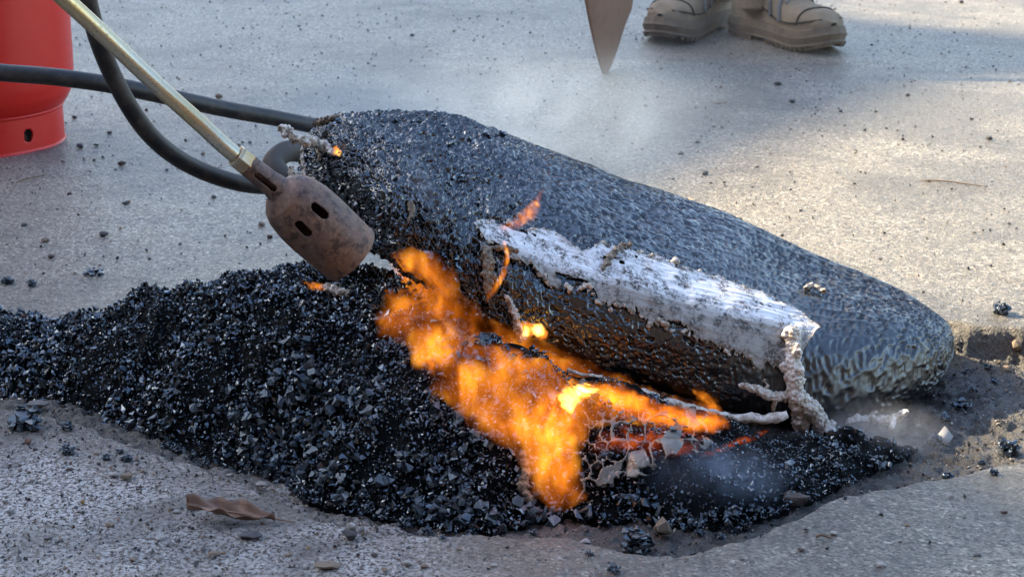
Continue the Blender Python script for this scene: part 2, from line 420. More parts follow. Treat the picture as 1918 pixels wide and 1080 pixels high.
# ------------------------------------------------------------------ black mix mound in the pothole
SLAB_BX, SLAB_BZ = (-.20, -.115, -.08, -.027, .036, .109, .210, .304, .41), (.180, .145, .108, .072, .040, .012, -.024, -.034, -.038)
near_xy = [tuple(at_z(px, py, -.03 if px > 500 else -.02).xy) for px, py in MOUND_NEAR]
mound_poly = near_xy + [(.42, 1.86), (.30, 1.98), (.10, 2.08), (-.10, 2.16), (-.25, 2.16), (-.33, 2.10), (-.42, 2.12), (-.60, 2.18), (-.85, 2.22)]
nx = np.array([p[0] for p in near_xy])
def mound_h(X, Y):
    wob = .010 * fbm(X * 22, Y * 22, 3, 61) + .016 * fbm(X * 8, Y * 8, 2, 66)
    sd = poly_sd(X, Y, mound_poly) + wob
    px = np.array([-.9, -.62, -.50, -.42, -.35, -.28, -.20, -.12, -.04, .02, .06, .12, .17, .24, .34, .45])
    hm = np.array([.052, .060, .068, .092, .146, .166, .156, .136, .120, .102, .080, .054, .034, .018, .010, .006])
    hmax = np.interp(X, px, hm)
    k = np.interp(X, [-.6, -.3, 0, .3], [1.0, 1.15, 1.0, .75])
    r = np.maximum(sd, 0) * k
    hh = 1.0 / ((1 / np.maximum(r, 1e-4)) ** 3.5 + (1 / hmax) ** 3.5) ** (1 / 3.5)
    hh = hh + sstep(0, .03, sd) * (.014 * fbm(X * 18, Y * 18, 3, 71) + .012 * fbm(X * 42, Y * 42, 3, 75))
    z = -.030 + hh + sstep(.06, .14, X) * sstep(0, .02, sd) * (.010 * fbm(X * 55, Y * 55, 3, 79) + .004)
    # under the slab the mound is squeezed to the slab's underside
    zb = np.interp(X, SLAB_BX, SLAB_BZ)
    under = sstep(1.78, 1.84, Y) * (X > -.22)
    z = np.where(under > 0, np.minimum(z, zb * under + (1 - under) * .5 + np.interp(X, [-.08, .04], [.004, -.016])), z)
    return z, sd
mx = np.arange(-.78, .46, .004); my = np.arange(1.52, 2.40, .004)
MX, MY = np.meshgrid(mx, my, indexing='ij')
MZ, MSD = mound_h(MX, MY)
MZ = np.where(MSD > 0, MZ - .0035, -.06)
mq = grid_quads(len(mx), len(my))
keep = (MSD.ravel()[mq] > -.012).all(1)
mq = mq[keep]
mme = fast_mesh("mix_bed", np.stack([MX, MY, MZ], -1).reshape(-1, 3), mq)
pile = empty("asphalt_mix_pile", (-.25, 1.75, -.02))
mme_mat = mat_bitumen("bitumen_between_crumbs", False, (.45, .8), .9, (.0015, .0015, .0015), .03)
bed = link("mix_bed", mme, mme_mat, pile); bed.matrix_parent_inverse = Matrix.Translation((.25, -1.75, .02))
tag(pile, "glossy black heap of crumbly hot asphalt mix filling the pothole", "asphalt pile")

# ------------------------------------------------------------------ the slab: a bag-shaped block of asphalt mix
#            u     front-bottom        front-top           back-top            back-bottom      (pixel x, y, distance)
STN = [(0.00, (735, 492, 1.86), (690, 330, 1.88), (572, 205, 2.12), (520, 330, 2.12)),
       (0.12, (800, 555, 1.86), (790, 375, 1.87), (690, 180, 2.14), (640, 330, 2.14)),
       (0.25, (905, 640, 1.86), (900, 440, 1.865), (870, 200, 2.16), (850, 340, 2.14)),
       (0.40, (1030, 702, 1.865), (1035, 490, 1.87), (1010, 240, 2.17), (1000, 400, 2.15)),
       (0.55, (1175, 755, 1.875), (1185, 535, 1.875), (1160, 296, 2.175), (1150, 480, 2.16)),
       (0.75, (1370, 806, 1.885), (1375, 585, 1.89), (1365, 376, 2.175), (1370, 570, 2.16)),
       (0.88, (1545, 818, 1.90), (1545, 615, 1.92), (1555, 470, 2.17), (1560, 640, 2.15)),
       (1.00, (1740, 805, 1.94), (1765, 612, 1.96), (1808, 545, 2.12), (1815, 705, 2.09))]
us = [s[0] for s in STN]
CORN = [np.array([tuple(at_y(*s[k])) for s in STN]) for k in (1, 2, 3, 4)]
NU, NV = 560, 620
def cap(u, e0, p0, e1, p1):
    a = np.clip(1 - u / e0, 0, 1); b = np.clip(1 - (1 - u) / e1, 0, 1)
    return np.maximum((1 - a ** p0) ** (1 / p0) * (1 - b ** p1) ** (1 / p1), 0.0)
CAPS = (.07, 3.0, .15, 2.7)
uf = .5 - .5 * np.cos(np.linspace(0, math.pi, 9001)); rf = cap(uf, *CAPS)
lf_ = np.concatenate([[0], np.cumsum(np.hypot(np.diff(uf) * .66, np.diff(rf) * .11))])
MER = np.linspace(0, lf_[-1], NU); U = np.interp(MER, lf_, uf)
FBc, FTc, BTc, BBc = (catmull(us, c, U) for c in CORN)
th = np.linspace(-math.pi * .75 + 2 * math.pi, -math.pi * .75, 6001)      # starts at front-bottom? (a=-1 front) runs clockwise
n_se = 3.0
ca, sa = np.cos(th), np.sin(th)
A = -np.sign(ca) * np.abs(ca) ** (2 / n_se); B = np.sign(sa) * np.abs(sa) ** (2 / n_se)
Lc = np.concatenate([[0], np.cumsum(np.hypot(np.diff(A) * .145, np.diff(B) * .05))])
dens = np.linspace(0, Lc[-1], NV)
A = np.interp(dens, Lc, A); B = np.interp(dens, Lc, B)
ARC = Lc[-1]
rr = cap(U, *CAPS)[:, None]
a2, b2 = A[None] * rr * 1.05, B[None] * rr * 1.05
w = lambda sa_, sb_: ((1 + sa_ * a2) / 2 * (1 + sb_ * b2) / 2)[..., None]
P0 = w(-1, -1) * FBc[:, None] + w(-1, 1) * FTc[:, None] + w(1, 1) * BTc[:, None] + w(1, -1) * BBc[:, None]
def grid_normals(P):
    du = np.gradient(P, axis=0); dv = np.gradient(P, axis=1)
    n = np.cross(du, dv); l = np.linalg.norm(n, axis=2, keepdims=True); n = n / np.maximum(l, 1e-12)
    return n
N0 = grid_normals(P0)
ctr = P0.mean(1, keepdims=True)
if (N0 * (P0 - ctr)).sum() < 0: N0 = -N0
SS = MER[:, None] + np.zeros((1, NV)); TT = (np.linspace(0, ARC, NV)[None] - ARC * .35) * np.maximum(rr, .02) + 3.0
UU = U[:, None] + np.zeros((1, NV))
left = sstep(.46, .16, UU + .10 * fbm(SS * 12, TT * 12, 2, 5))
lump = (.0055 * left + .0028) * fbm(SS * 17, TT * 17, 3, 81) + .006 * fbm(SS * 6, TT * 6, 2, 84)
P1 = P0 + N0 * lump[..., None]
N1 = grid_normals(P1)
if (N1 * (P1 - ctr)).sum() < 0: N1 = -N1
wx = .0022 * fbm(SS * 90, TT * 90, 2, 90); wy = .0022 * fbm(SS * 90, TT * 90, 2, 95)
f1, f2, c1 = worley((SS + wx) / .0090, (TT + wy) / .0070, 1)
g1, g2, c2 = worley((SS + wx) / .0100, (TT + wy) / .0036, 2)        # pits drawn out along the block
k1, k2, c3 = worley((SS + wx) / .0048, (TT + wy) / .0150, 3)        # wrinkles that wrap round the blunt end
m1, m2, c4 = worley(SS / .0040, TT / .0038, 4)
endm = sstep(.66, .84, UU + .08 * fbm(SS * 14, TT * 14, 2, 51))
pit_l = sstep(.02, .42, f2 - f1); pit_m = sstep(.05, .5, g2 - g1); pit_r = sstep(.05, .5, k2 - k1)
amt = .45 + .9 * sstep(-.35, .35, fbm(SS * 14, TT * 14, 3, 101))
d_l = .0030 * fbm(SS * 75, TT * 75, 2, 401) - .0066 * pit_l * (.25 + c1) + .0022 * (m2 - m1) * 1.2 + .0016 * fbm(SS * 220, TT * 220, 2, 110)
d_m = -.0034 * pit_m * np.clip(c2 * 2.2 - .9, 0, 1) * amt - .0006 * pit_m + .0006 * fbm(SS * 55, TT * 110, 2, 333)
d_r = -.0036 * pit_r * (.25 + c3) * (.4 + .6 * amt)
disp = left * d_l + (1 - left) * ((1 - endm) * d_m + endm * d_r) + (.0002 + .0005 * left) * fbm(SS * 300, TT * 300, 2, 120)
fade = np.minimum(1, rr * 6)
P2 = P1 + N1 * (disp * fade)[..., None]
web = left * (1 - sstep(.0, .14, f2 - f1)) + (1 - left) * ((1 - endm) * (1 - sstep(0, .13, g2 - g1)) + endm * (1 - sstep(0, .13, k2 - k1)))
slab_faces = grid_quads(NU, NV)
slab_me = fast_mesh("block_body", P2.reshape(-1, 3), slab_faces)
if slab_me.polygons[NV * 200 + 200].normal.dot(Vector(N1[200, 200])) < 0:
    slab_me = fast_mesh("block_body", P2.reshape(-1, 3), slab_faces[:, ::-1].copy())
topness = np.clip(N1[..., 2], 0, 1)
attr(slab_me, "web", web); attr(slab_me, "matte", np.clip(endm * .65 + .25 * sstep(.0, .5, fbm(SS * 20, TT * 20, 3, 140)), 0, 1))
attr(slab_me, "dust", np.clip((1 - left) * sstep(.50, .70, UU + .12 * fbm(SS * 10, TT * 10, 3, 130)) * .30 * (1 - pit_m * .6), 0, 1))
slab_base = Vector((.15, 1.98, -.03))
block = empty("asphalt_block", slab_base)
tag(block, "tilted bag-shaped block of melting black asphalt with torn white plastic on its edge", "asphalt block")
PINV = Matrix.Translation(-slab_base)
def block_part(name, me, mat, parent=None):  # noqa
    o = link(name, me, mat, parent or block)
    if parent is None: o.matrix_parent_inverse = PINV
    return o
body = block_part("block_body", slab_me, M["slab"])

# ------------------------------------------------------------------ ray casting on what is built so far
def bvh_of(V, Q): return BVHTree.FromPolygons([tuple(v) for v in V], [tuple(q) for q in Q])
dgx = slice(None, None, 3)
slabV = P1[::5, ::5]; bv_slab = bvh_of(slabV.reshape(-1, 3), grid_quads(*slabV.shape[:2]))
mV = np.stack([MX, MY, MZ], -1)[::3, ::3]; bv_mound = bvh_of(mV.reshape(-1, 3), grid_quads(*mV.shape[:2]))
sx = np.arange(-2.2, 2.2, .03); sy = np.concatenate([np.arange(1.2, 2.5, .012), np.arange(2.5, 8, .05)])
HX, HY = np.meshgrid(sx, sy, indexing='ij'); HZ, _, _ = ground_h(HX, HY)
bv_ground = bvh_of(np.stack([HX, HY, HZ], -1).reshape(-1, 3), grid_quads(len(sx), len(sy)))
def hit(px, py, what="gms"):
    d = ray(px, py).normalized(); best = None
    for k, t in (("g", bv_ground), ("m", bv_mound), ("s", bv_slab)):
        if k in what:
            r = t.ray_cast(ORG, d)
            if r[0] is not None and (best is None or r[3] < best[3]): best = r
    if best is None: return at_z(px, py), Vector((0, 0, 1)), 2.0
    n = best[1]
    if n.dot(d) > 0: n = -n
    return best[0], n, best[3]

# ------------------------------------------------------------------ stones
def hull_mesh(name, npts=16, sc=(1, 1, .7), seed=0, jit=.5):
    r = random.Random(seed); bm = bmesh.new()
    for k in range(npts):
        v = Vector((r.gauss(0, 1), r.gauss(0, 1), r.gauss(0, 1))).normalized() * (1 - jit * r.random())
        bm.verts.new((v.x * sc[0], v.y * sc[1], v.z * sc[2]))
    res = bmesh.ops.convex_hull(bm, input=bm.verts)
    bmesh.ops.delete(bm, geom=[e for e in res["geom_interior"] if isinstance(e, bmesh.types.BMVert)], context='VERTS')
    return bm_mesh(name, bm)
def mesh_arrays(me):
    v = np.empty(len(me.vertices) * 3); me.vertices.foreach_get("co", v)
    return v.reshape(-1, 3), np.array([tuple(p.vertices) for p in me.polygons])
VAR = [hull_mesh("stone", 10 + k % 4, (1, .65 + .35 * random.random(), .45 + .4 * random.random()), 100 + k) for k in range(18)]
VARA = [mesh_arrays(m) for m in VAR]
VARG = [mesh_arrays(hull_mesh('grain', 9, (1, .8, .6), 300 + k)) for k in range(10)]
def rand_rot(n):
    q = rng.normal(size=(n, 4)); q /= np.linalg.norm(q, axis=1)[:, None]
    w_, x, y, z = q.T
    return np.stack([np.stack([1 - 2 * (y*y + z*z), 2 * (x*y - z*w_), 2 * (x*z + y*w_)], -1),
                     np.stack([2 * (x*y + z*w_), 1 - 2 * (x*x + z*z), 2 * (y*z - x*w_)], -1),
                     np.stack([2 * (x*z - y*w_), 2 * (y*z + x*w_), 1 - 2 * (x*x + y*y)], -1)], 1)
def stones_mesh(name, pos, rad, tint=None, lib=None):
    lib = lib or VARA
    VV, FF, TT_, off = [], [], [], 0
    rot = rand_rot(len(pos)); kind = rng.integers(0, len(lib), len(pos))
    for k, (v, f) in enumerate(lib):
        s = np.where(kind == k)[0]
        if not len(s): continue
        w_ = np.einsum('nij,vj->nvi', rot[s], v) * rad[s, None, None] + pos[s, None]
        VV.append(w_.reshape(-1, 3)); FF.append((f[None] + (off + np.arange(len(s)) * len(v))[:, None, None]).reshape(-1, 3)); off += len(s) * len(v)
        if tint is not None: TT_.append(np.repeat(tint[s], len(v), 0))
    me = fast_mesh(name, np.concatenate(VV), np.concatenate(FF), smooth=False)
    if tint is not None: attr_col(me, "tint", np.concatenate(TT_))
    return me
# crumbs that make up the heap
n_c = 60000
cx = rng.uniform(-.62, .45, n_c * 3); cy = rng.uniform(1.54, 2.22, n_c * 3)
cz, csd = mound_h(cx, cy)
gz = mound_h(cx, cy - .01)[0]
ok = (csd > -.004) & (rng.random(len(cx)) < np.interp(cx, [.02, .10, .16, .40], [1, .85, .65, .45])) & (cz < np.interp(cx, SLAB_BX, SLAB_BZ) + .01 + (cy < 1.82) * 1.0)
cx, cy, cz, csd = (a[ok][:n_c] for a in (cx, cy, cz, csd))
crad = (rng.gamma(1.8, .00100, len(cx)) + .0008) * (1 + .5 * fbm(cx * 30, cy * 30, 2, 301))
crad = np.clip(crad * np.where(csd < .05, 1.2, 1.0) * np.interp(cx, [.02, .14], [1, .62]), .0012, .0088)
cz = cz + rng.uniform(-.5, .8, len(cx)) * crad
order = np.argsort(-crad * (cy < 1.86)); big = order[:300]; rest = order[300:]
pile_inv = Matrix.Translation((.25, -1.75, .02))
crumb_me = stones_mesh("crumb_mass", np.stack([cx, cy, cz], 1)[rest], crad[rest])
o = link("crumb_mass", crumb_me, M["mix"], pile); o.matrix_parent_inverse = pile_inv; tag(o, kind="stuff")
VMIX = []
for v in VAR:
    c = v.copy(); c.name = "crumb"; c.materials.clear(); c.materials.append(M["mix"]); VMIX.append(c)
def clot(seed):
    r = random.Random(seed); bm = bmesh.new()
    for k in range(3):
        c = Vector((r.gauss(0, 1), r.gauss(0, 1), r.gauss(0, .6))).normalized() * .55 * (k > 0); pts = []
        for q in range(9): pts.append(bm.verts.new(c + Vector((r.gauss(0, 1), r.gauss(0, 1), r.gauss(0, 1))).normalized() * r.uniform(.45, .8)))
        res = bmesh.ops.convex_hull(bm, input=pts); bmesh.ops.delete(bm, geom=list({e for e in res["geom_interior"] if isinstance(e, bmesh.types.BMVert)}), context='VERTS')
    me = bm_mesh("crumb", bm); me.materials.append(M["mix"]); return me
VMIX = [clot(900 + k) for k in range(16)]
for k in big:
    o = link("crumb", VMIX[int(k) % len(VMIX)], None, pile)
    o.location = (cx[k] + .25, cy[k] - 1.75, cz[k] + .02); o.rotation_euler = tuple(rng.uniform(0, 6.28, 3)); o.scale = (crad[k] * 1.1,) * 3
# crumbs baked into the blunt left end of the block
sel = np.where((left > .35).ravel())[0]
area = np.linalg.norm(np.cross(np.gradient(P1, axis=0), np.gradient(P1, axis=1)), axis=2).ravel()[sel]
pick = rng.choice(sel, 6500, replace=False, p=area / area.sum())
bp = P1.reshape(-1, 3)[pick]; bn = N1.reshape(-1, 3)[pick]
okb = (rng.random(len(bp)) < left.ravel()[pick] ** 1.5)
okb &= (bn[:, 2] < .55) | (rng.random(len(bp)) < .10)
bp, bn = bp[okb], bn[okb]
br = np.clip(rng.gamma(5, .00072, len(bp)) + .001, .0014, .0070)
bmix = stones_mesh("crumb_crust", bp + bn * (br * rng.uniform(-.6, .35, len(bp)))[:, None], br)
tag(block_part("crumb_crust", bmix, M["mix"]), kind="stuff")

# ------------------------------------------------------------------ white plastic film along the upper front edge
arc_t = np.linspace(0, ARC, NV)
def on_block(u, arc, off=0.0):
    ui = np.interp(u, U, np.arange(NU)); vi = np.clip(arc / ARC, 0, 1) * (NV - 1)
    i = np.clip(ui.astype(int), 0, NU - 2); j = np.clip(vi.astype(int), 0, NV - 2)
    fu, fv = (ui - i)[..., None], (vi - j)[..., None]
    def s(G): return (G[i, j] * (1 - fu) + G[i + 1, j] * fu) * (1 - fv) + (G[i, j + 1] * (1 - fu) + G[i + 1, j + 1] * fu) * fv
    return s(P1) + s(N1) * (np.asarray(off)[..., None] if np.ndim(off) else off)
front_top = int(np.argmax(-A + B)); ARC_FT = arc_t[front_top]
DIRSIGN = 1.0 if A[min(front_top + 20, NV - 1)] > A[front_top] else -1.0    # +1: arc grows towards the back over the top
def film_mesh(name, u0, u1, lo, hi, nu=440, nw=64, holes=True, off=.0018, seed=0, wrinkle=.0014):
    """a thin torn sheet lying on the block: lo/hi give its reach (m) down the front / back over the top along u"""
    u = np.linspace(u0, u1, nu)
    wl = lo(u); wh = hi(u)
    wl = wl + .0120 * fbm(u * 42, u * 0 + 3.1, 5, seed + 1, .75); wh = wh + .0080 * fbm(u * 42, u * 0 + 9.2, 5, seed + 2, .75)
    t = np.linspace(0, 1, nw)
    W = wl[:, None] + (wh - wl)[:, None] * t[None]
    UU_ = u[:, None] + 0 * W
    s = UU_ * .66
    wr = wrinkle * fbm(s * 26, W * 300, 3, seed + 3) + .0018 * fbm(s * 40, W * 40, 3, seed + 4)
    ed = np.minimum(t, 1 - t)[None] * (wh - wl)[:, None]
    curl = .0011 * np.exp(-ed / .0035) * (1 + fbm(s * 70, W * 20, 2, seed + 5))
    P = on_block(UU_, ARC_FT + DIRSIGN * W, off + np.maximum(wr, -off + .001) + curl)
    Q = grid_quads(nu, nw)
    ok = np.ones(len(Q), bool)
    if holes:
        hole = fbm(s * 26, W * 60, 4, seed + 6) + .9 * np.exp(-ed / .004) * .5
        ok = (hole.ravel()[Q] < .56).all(1)
    me = fast_mesh(name, P.reshape(-1, 3), Q[ok])
    attr(me, "along", s); attr(me, "across", W)
    attr(me, "lower", sstep(.0, -.014, W + .006 * fbm(s * 20, W * 40, 2, seed + 7)))
    attr(me, "edge", np.exp(-ed / .0022))
    return me
uu_lo = lambda u: -np.interp(u, [.235, .26, .32, .40, .50, .62, .74, .79, .82, .85, .872], [.004, .012, .014, .020, .024, .030, .036, .044, .042, .028, .004])
uu_hi = lambda u: np.interp(u, [.235, .26, .32, .40, .46, .50, .62, .74, .80, .84, .86, .872], [.006, .016, .024, .034, .020, .038, .048, .046, .036, .026, .012, -.002])
fl = block_part("plastic_film", film_mesh("plastic_film", .235, .872, uu_lo, uu_hi), M["film"])
sol = fl.modifiers.new("thickness", 'SOLIDIFY'); sol.thickness = .0007; sol.offset = 1
fl["label"] = "torn white plastic film stuck along the block's upper edge"

def eval_mesh(o, name):
    dg = bpy.context.evaluated_depsgraph_get(); dg.update()
    me = bpy.data.meshes.new_from_object(o.evaluated_get(dg)); me.name = name
    bpy.data.objects.remove(o); return me
def blob_mesh(name, spheres, voxel=.0010, amp=.0015, freq=430, seed=0):
    bm = bmesh.new()
    for c, r in spheres:
        bmesh.ops.create_icosphere(bm, subdivisions=2, radius=r, matrix=Matrix.Translation(c))
    tmp = link("tmp", bm_mesh("tmp", bm)); md = tmp.modifiers.new("r", 'REMESH'); md.mode = 'VOXEL'; md.voxel_size = voxel
    me = eval_mesh(tmp, name)
    n = len(me.vertices); co = np.empty(n * 3, np.float32); no = np.empty(n * 3, np.float32)
    me.vertices.foreach_get("co", co); me.vertices.foreach_get("normal", no)
    co = co.reshape(-1, 3).astype(float); no = no.reshape(-1, 3)
    h = vnoise3(co[:, 0] * freq, co[:, 1] * freq, co[:, 2] * freq, seed) * 2 + vnoise3(co[:, 0] * freq * 2.1, co[:, 1] * freq * 2.1, co[:, 2] * freq * 2.1, seed + 1)
    co = co + no * (h * amp)[:, None]
    me.vertices.foreach_set("co", co.astype(np.float32).ravel()); me.polygons.foreach_set("use_smooth", [True] * len(me.polygons)); me.update()
    return me
PXM = 1 / 2000.0
def chain(path, what="s", lift=.004, sat=1.2, seed=0):  # noqa
    """spheres strung along pixels (px, py, radius px): each rests on the surface seen behind it"""
    r_ = random.Random(seed); pts = []; last = None
    for px, py, rad in path:
        p, n, d = hit(px, py, what)
        if what == "s":
            if bv_slab.ray_cast(ORG, ray(px, py).normalized())[0] is None:
                p = at_y(px, py, (last if last else 1.9) - .016); n = Vector((0, -1, .2))
            last = p.y
        pts.append((p + n * (lift + rad * PXM * .35), rad * PXM))
    out = []
    for (a, ra), (b, rb) in zip(pts, pts[1:]):
        n = max(2, int((b - a).length / (min(ra, rb) * .55)))
        for k in range(n):
            t = k / n; c = a.lerp(b, t); r = ra + (rb - ra) * t
            out.append((c, r * (r_.uniform(.75, 1.0) if sat < 1 else r_.uniform(.45, .95))))
            for _ in range(int(sat * 2 + r_.random())):
                v = Vector((r_.gauss(0, 1), r_.gauss(0, .5), r_.gauss(0, 1))).normalized()
                out.append((c + v * r * r_.uniform(.5, 1.05), r * r_.uniform(.22, .55)))
    out.append(pts[-1]); return out
crusts = [
  ("plastic_drip", "s", [[(1478, 632, 20), (1482, 690, 20), (1486, 738, 22), (1512, 758, 22), (1540, 785, 18), (1558, 815, 16), (1566, 858, 9)], [(1488, 745, 20), (1500, 785, 17)],
                    [(1386, 718, 6), (1412, 724, 9), (1440, 740, 11), (1474, 738, 11)], [(1436, 722, 4), (1428, 709, 3)], [(1450, 750, 6), (1446, 762, 4)]]),
  ("plastic_drip", "s", [[(1590, 782, 10), (1620, 778, 13), (1655, 785, 9), (1678, 780, 10), (1696, 769, 5)], [(1624, 775, 7), (1636, 766, 4)], [(1672, 784, 8), (1670, 798, 5)]]),
  ("plastic_shred", "s", [[(1135, 714, 6), (1139, 732, 4)]]),
  ("melted_crust", "s", [[(528, 240, 11), (548, 256, 10), (572, 264, 9), (598, 268, 10), (616, 276, 11), (630, 290, 6)], [(575, 268, 6), (574, 300, 5), (572, 335, 5)], [(545, 318, 8), (556, 340, 10), (562, 352, 7)], [(605, 280, 6), (604, 300, 4)]]),
  ("melted_crust", "s", [[(596, 238, 8), (615, 232, 9), (634, 226, 6)]]),
  ("melted_crust", "s", [[(764, 388, 8), (768, 404, 6), (762, 416, 4)]]),
  ("melted_crust", "s", [[(905, 468, 8), (912, 490, 13), (916, 515, 15), (912, 538, 8)], [(905, 470, 7), (940, 468, 7), (965, 474, 6)]]),
  ("melted_finger", "s", [[(948, 556, 6), (962, 585, 8), (970, 610, 10), (976, 628, 9)]]),
  ("melted_crust", "s", [[(1128, 505, 7), (1140, 488, 8), (1150, 474, 7), (1176, 462, 5)]]),
  ("melted_crust", "s", [[(1058, 535, 6), (1066, 545, 7)], [(1092, 538, 7), (1104, 540, 6)]]),
  ("melted_crust", "s", [[(1232, 600, 6), (1246, 608, 7)]]),
  ("melted_crust", "s", [[(1505, 545, 5), (1520, 540, 6), (1540, 552, 6)]]),
]
crust_dark = mat_crust("scorched_plastic", (.24, .19, .13), (.07, .05, .035))
pale_crust = mat_crust("pale_melted_plastic", (.80, .76, .69), (.36, .29, .21))
for k, (nm, what, paths) in enumerate(crusts):
    sp = []
    for q, p in enumerate(paths): sp += chain(p, what, .004 if nm == "plastic_hem" else .003, .9 if k in (0, 1) else 1.2, k * 10 + q)
    block_part(nm, blob_mesh(nm, sp, seed=k), crust_dark if k in (4, 5, 6, 8) else pale_crust if k in (0, 1) else M["crust"])

hem = tube_mesh("plastic_hem", [at_y(px, py, 1.846 + (px - 1070) * .00003) for px, py in ((1062, 690), (1090, 700), (1130, 711), (1165, 726), (1200, 735), (1235, 748), (1270, 755), (1310, 768), (1345, 773), (1372, 781), (1410, 782), (1440, 784), (1475, 776))], [r * PXM for r in (3, 4, 6, 6, 8, 9, 8, 8, 7, 8, 10, 10, 9)], 14, 150)
hc = np.empty(len(hem.vertices) * 3, np.float32); hem.vertices.foreach_get("co", hc); hc = hc.reshape(-1, 3)
hn = vnoise3(hc[:, 0] * 160., hc[:, 1] * 160., hc[:, 2] * 160., 4)
hc[:, 2] += .004 * hn; hc[:, 1] += .003 * vnoise3(hc[:, 0] * 90., hc[:, 1] * 90., hc[:, 2] * 90., 8); hem.vertices.foreach_set("co", hc.ravel()); hem.update()
block_part("plastic_hem", hem, pale_crust)["label"] = "pale rolled hem of melted plastic along the block's underside"
# frayed, scorched beads where the film has shrunk back
def fray(u0, u1, fn, n, seed):
    r_ = np.random.default_rng(seed); sp = []
    u = r_.uniform(u0, u1, n); w_ = fn(u) + (.012 if fn is uu_lo else .008) * fbm(u * 42, u * 0 + (3.1 if fn is uu_lo else 9.2), 5, 1 if fn is uu_lo else 2, .75) + r_.normal(0, .0012, n)
    P = on_block(u, ARC_FT + DIRSIGN * w_, .0022)
    for k in range(n): sp.append((Vector(P[k]), float(r_.gamma(1.4, .0005) + .0005)))
    return blob_mesh("frayed_edge", sp, .0009, .0010, 420, seed)
tag(block_part("frayed_edge", fray(.24, .86, uu_lo, 190, 5), M["crust"]), kind="stuff"); tag(block_part("frayed_edge", fray(.24, .86, uu_hi, 130, 6), M["crust"]), kind="stuff")

white = mat_simple("clean_white_plastic", (.42, .42, .42), .5, 0, (.20, .19, .17), 160, .8)

# ------------------------------------------------------------------ skin of half-melted film on the mix in front of the block
def molten_web():
    px = np.arange(1085, 1345, 2.0); py = np.arange(775, 962, 2.0)
    PX, PY = np.meshgrid(px, py, indexing='ij')
    P = np.zeros(PX.shape + (3,))
    for i in range(PX.shape[0]):
        for j in range(PX.shape[1]):
            p, n, d = hit(PX[i, j], PY[i, j], "gm"); P[i, j] = tuple(p + n * .0105)
    for _ in range(3):
        P[1:-1, 1:-1] = (P[1:-1, 1:-1] * 2 + P[2:, 1:-1] + P[:-2, 1:-1] + P[1:-1, 2:] + P[1:-1, :-2]) / 6
    a, b, c = worley(PX / 24 + .4 * fbm(PX / 30, PY / 30, 2, 7), PY / 30 + .4 * fbm(PX / 30, PY / 30, 2, 9), 41)
    solid = sstep(38, 20, np.hypot((PX - 1165) / 1.6, PY - 905)) + sstep(22, 8, np.hypot((PX - 1200) / 1.2, PY - 870))
    edge = np.minimum.reduce([PX - 1085, 1345 - PX, (PY - 775) * 1.0, 962 - PY])
    line = (PY - 955) + (PX - 1085) * .42                              # the skin thins out to the right
    keepm = ((b - a < .20) | (solid > .5)) & (edge > 4) & (line < -10 + 22 * fbm(PX / 18, PY / 18, 3, 3)) & (PY > 780 + (PX - 1090) * .05 + 30 * vnoise(PX / 25, PY / 25, 5)) & (vnoise(PX / 26, PY / 26, 77) > -.30)
    P[..., 2] += .0012 * fbm(PX / 7, PY / 7, 3, 19)
    Q = grid_quads(*PX.shape); ok_ = keepm.ravel()[Q].all(1)
    return fast_mesh("molten_film", P.reshape(-1, 3), Q[ok_])
mt = NT("molten_film_skin"); vv = mt.coord()
skin = mt.set(Base_Color=mt.mix(mt.noise(vv, 90, 4, .6), (.07, .065, .05), (.20, .19, .165)), Roughness=.22, Normal=mt.bump(mt.noise(vv, 260, 3, .6), .5, .002))
mf = link("molten_film", molten_web(), skin); mf.modifiers.new("t", 'SOLIDIFY').thickness = .0014
tag(mf, "grey web of half-melted plastic film draped on the mix below the block", "plastic film")

# ------------------------------------------------------------------ lathe with openings
def lathe(name, prof, org, axis_, ref, nseg=96, nt=90, holes=(), smooth=True, thick=None):
    """prof [(t, r)] along axis; holes (t, angle, half length, half width) are cut out; angle 0 looks along ref"""
    ax = Vector(axis_).normalized(); r0 = (Vector(ref) - ax * ax.dot(Vector(ref))).normalized(); b0 = ax.cross(r0)
    tp = np.array([p[0] for p in prof]); rp = np.array([p[1] for p in prof])
    L = np.concatenate([[0], np.cumsum(np.hypot(np.diff(tp), np.diff(rp)))]); x = np.linspace(0, L[-1], nt)
    T = np.interp(x, L, tp); Rr = np.interp(x, L, rp); ph = np.linspace(0, 2 * math.pi, nseg, endpoint=False)
    V = []
    for t, r in zip(T, Rr):
        c = Vector(org) + ax * t
        for a in ph: V.append(tuple(c + (r0 * math.cos(a) + b0 * math.sin(a)) * r))
    F = []
    for i in range(nt - 1):
        for j in range(nseg):
            k = (j + 1) % nseg
            tm = (T[i] + T[i + 1]) / 2; rm = (Rr[i] + Rr[i + 1]) / 2; am = (ph[j] + math.pi / nseg + math.pi) % (2 * math.pi) - math.pi
            cut = False
            for (ht, ha, hl, hw) in holes:
                dt = abs(tm - ht); da = abs((am - ha + math.pi) % (2 * math.pi) - math.pi) * rm
                q = max(dt - (hl - hw), 0)
                if math.hypot(q, da) < hw: cut = True
            if not cut: F.append((i * nseg + j, i * nseg + k, (i + 1) * nseg + k, (i + 1) * nseg + j))
    me = fast_mesh(name, np.array(V), np.array(F), smooth)
    return me

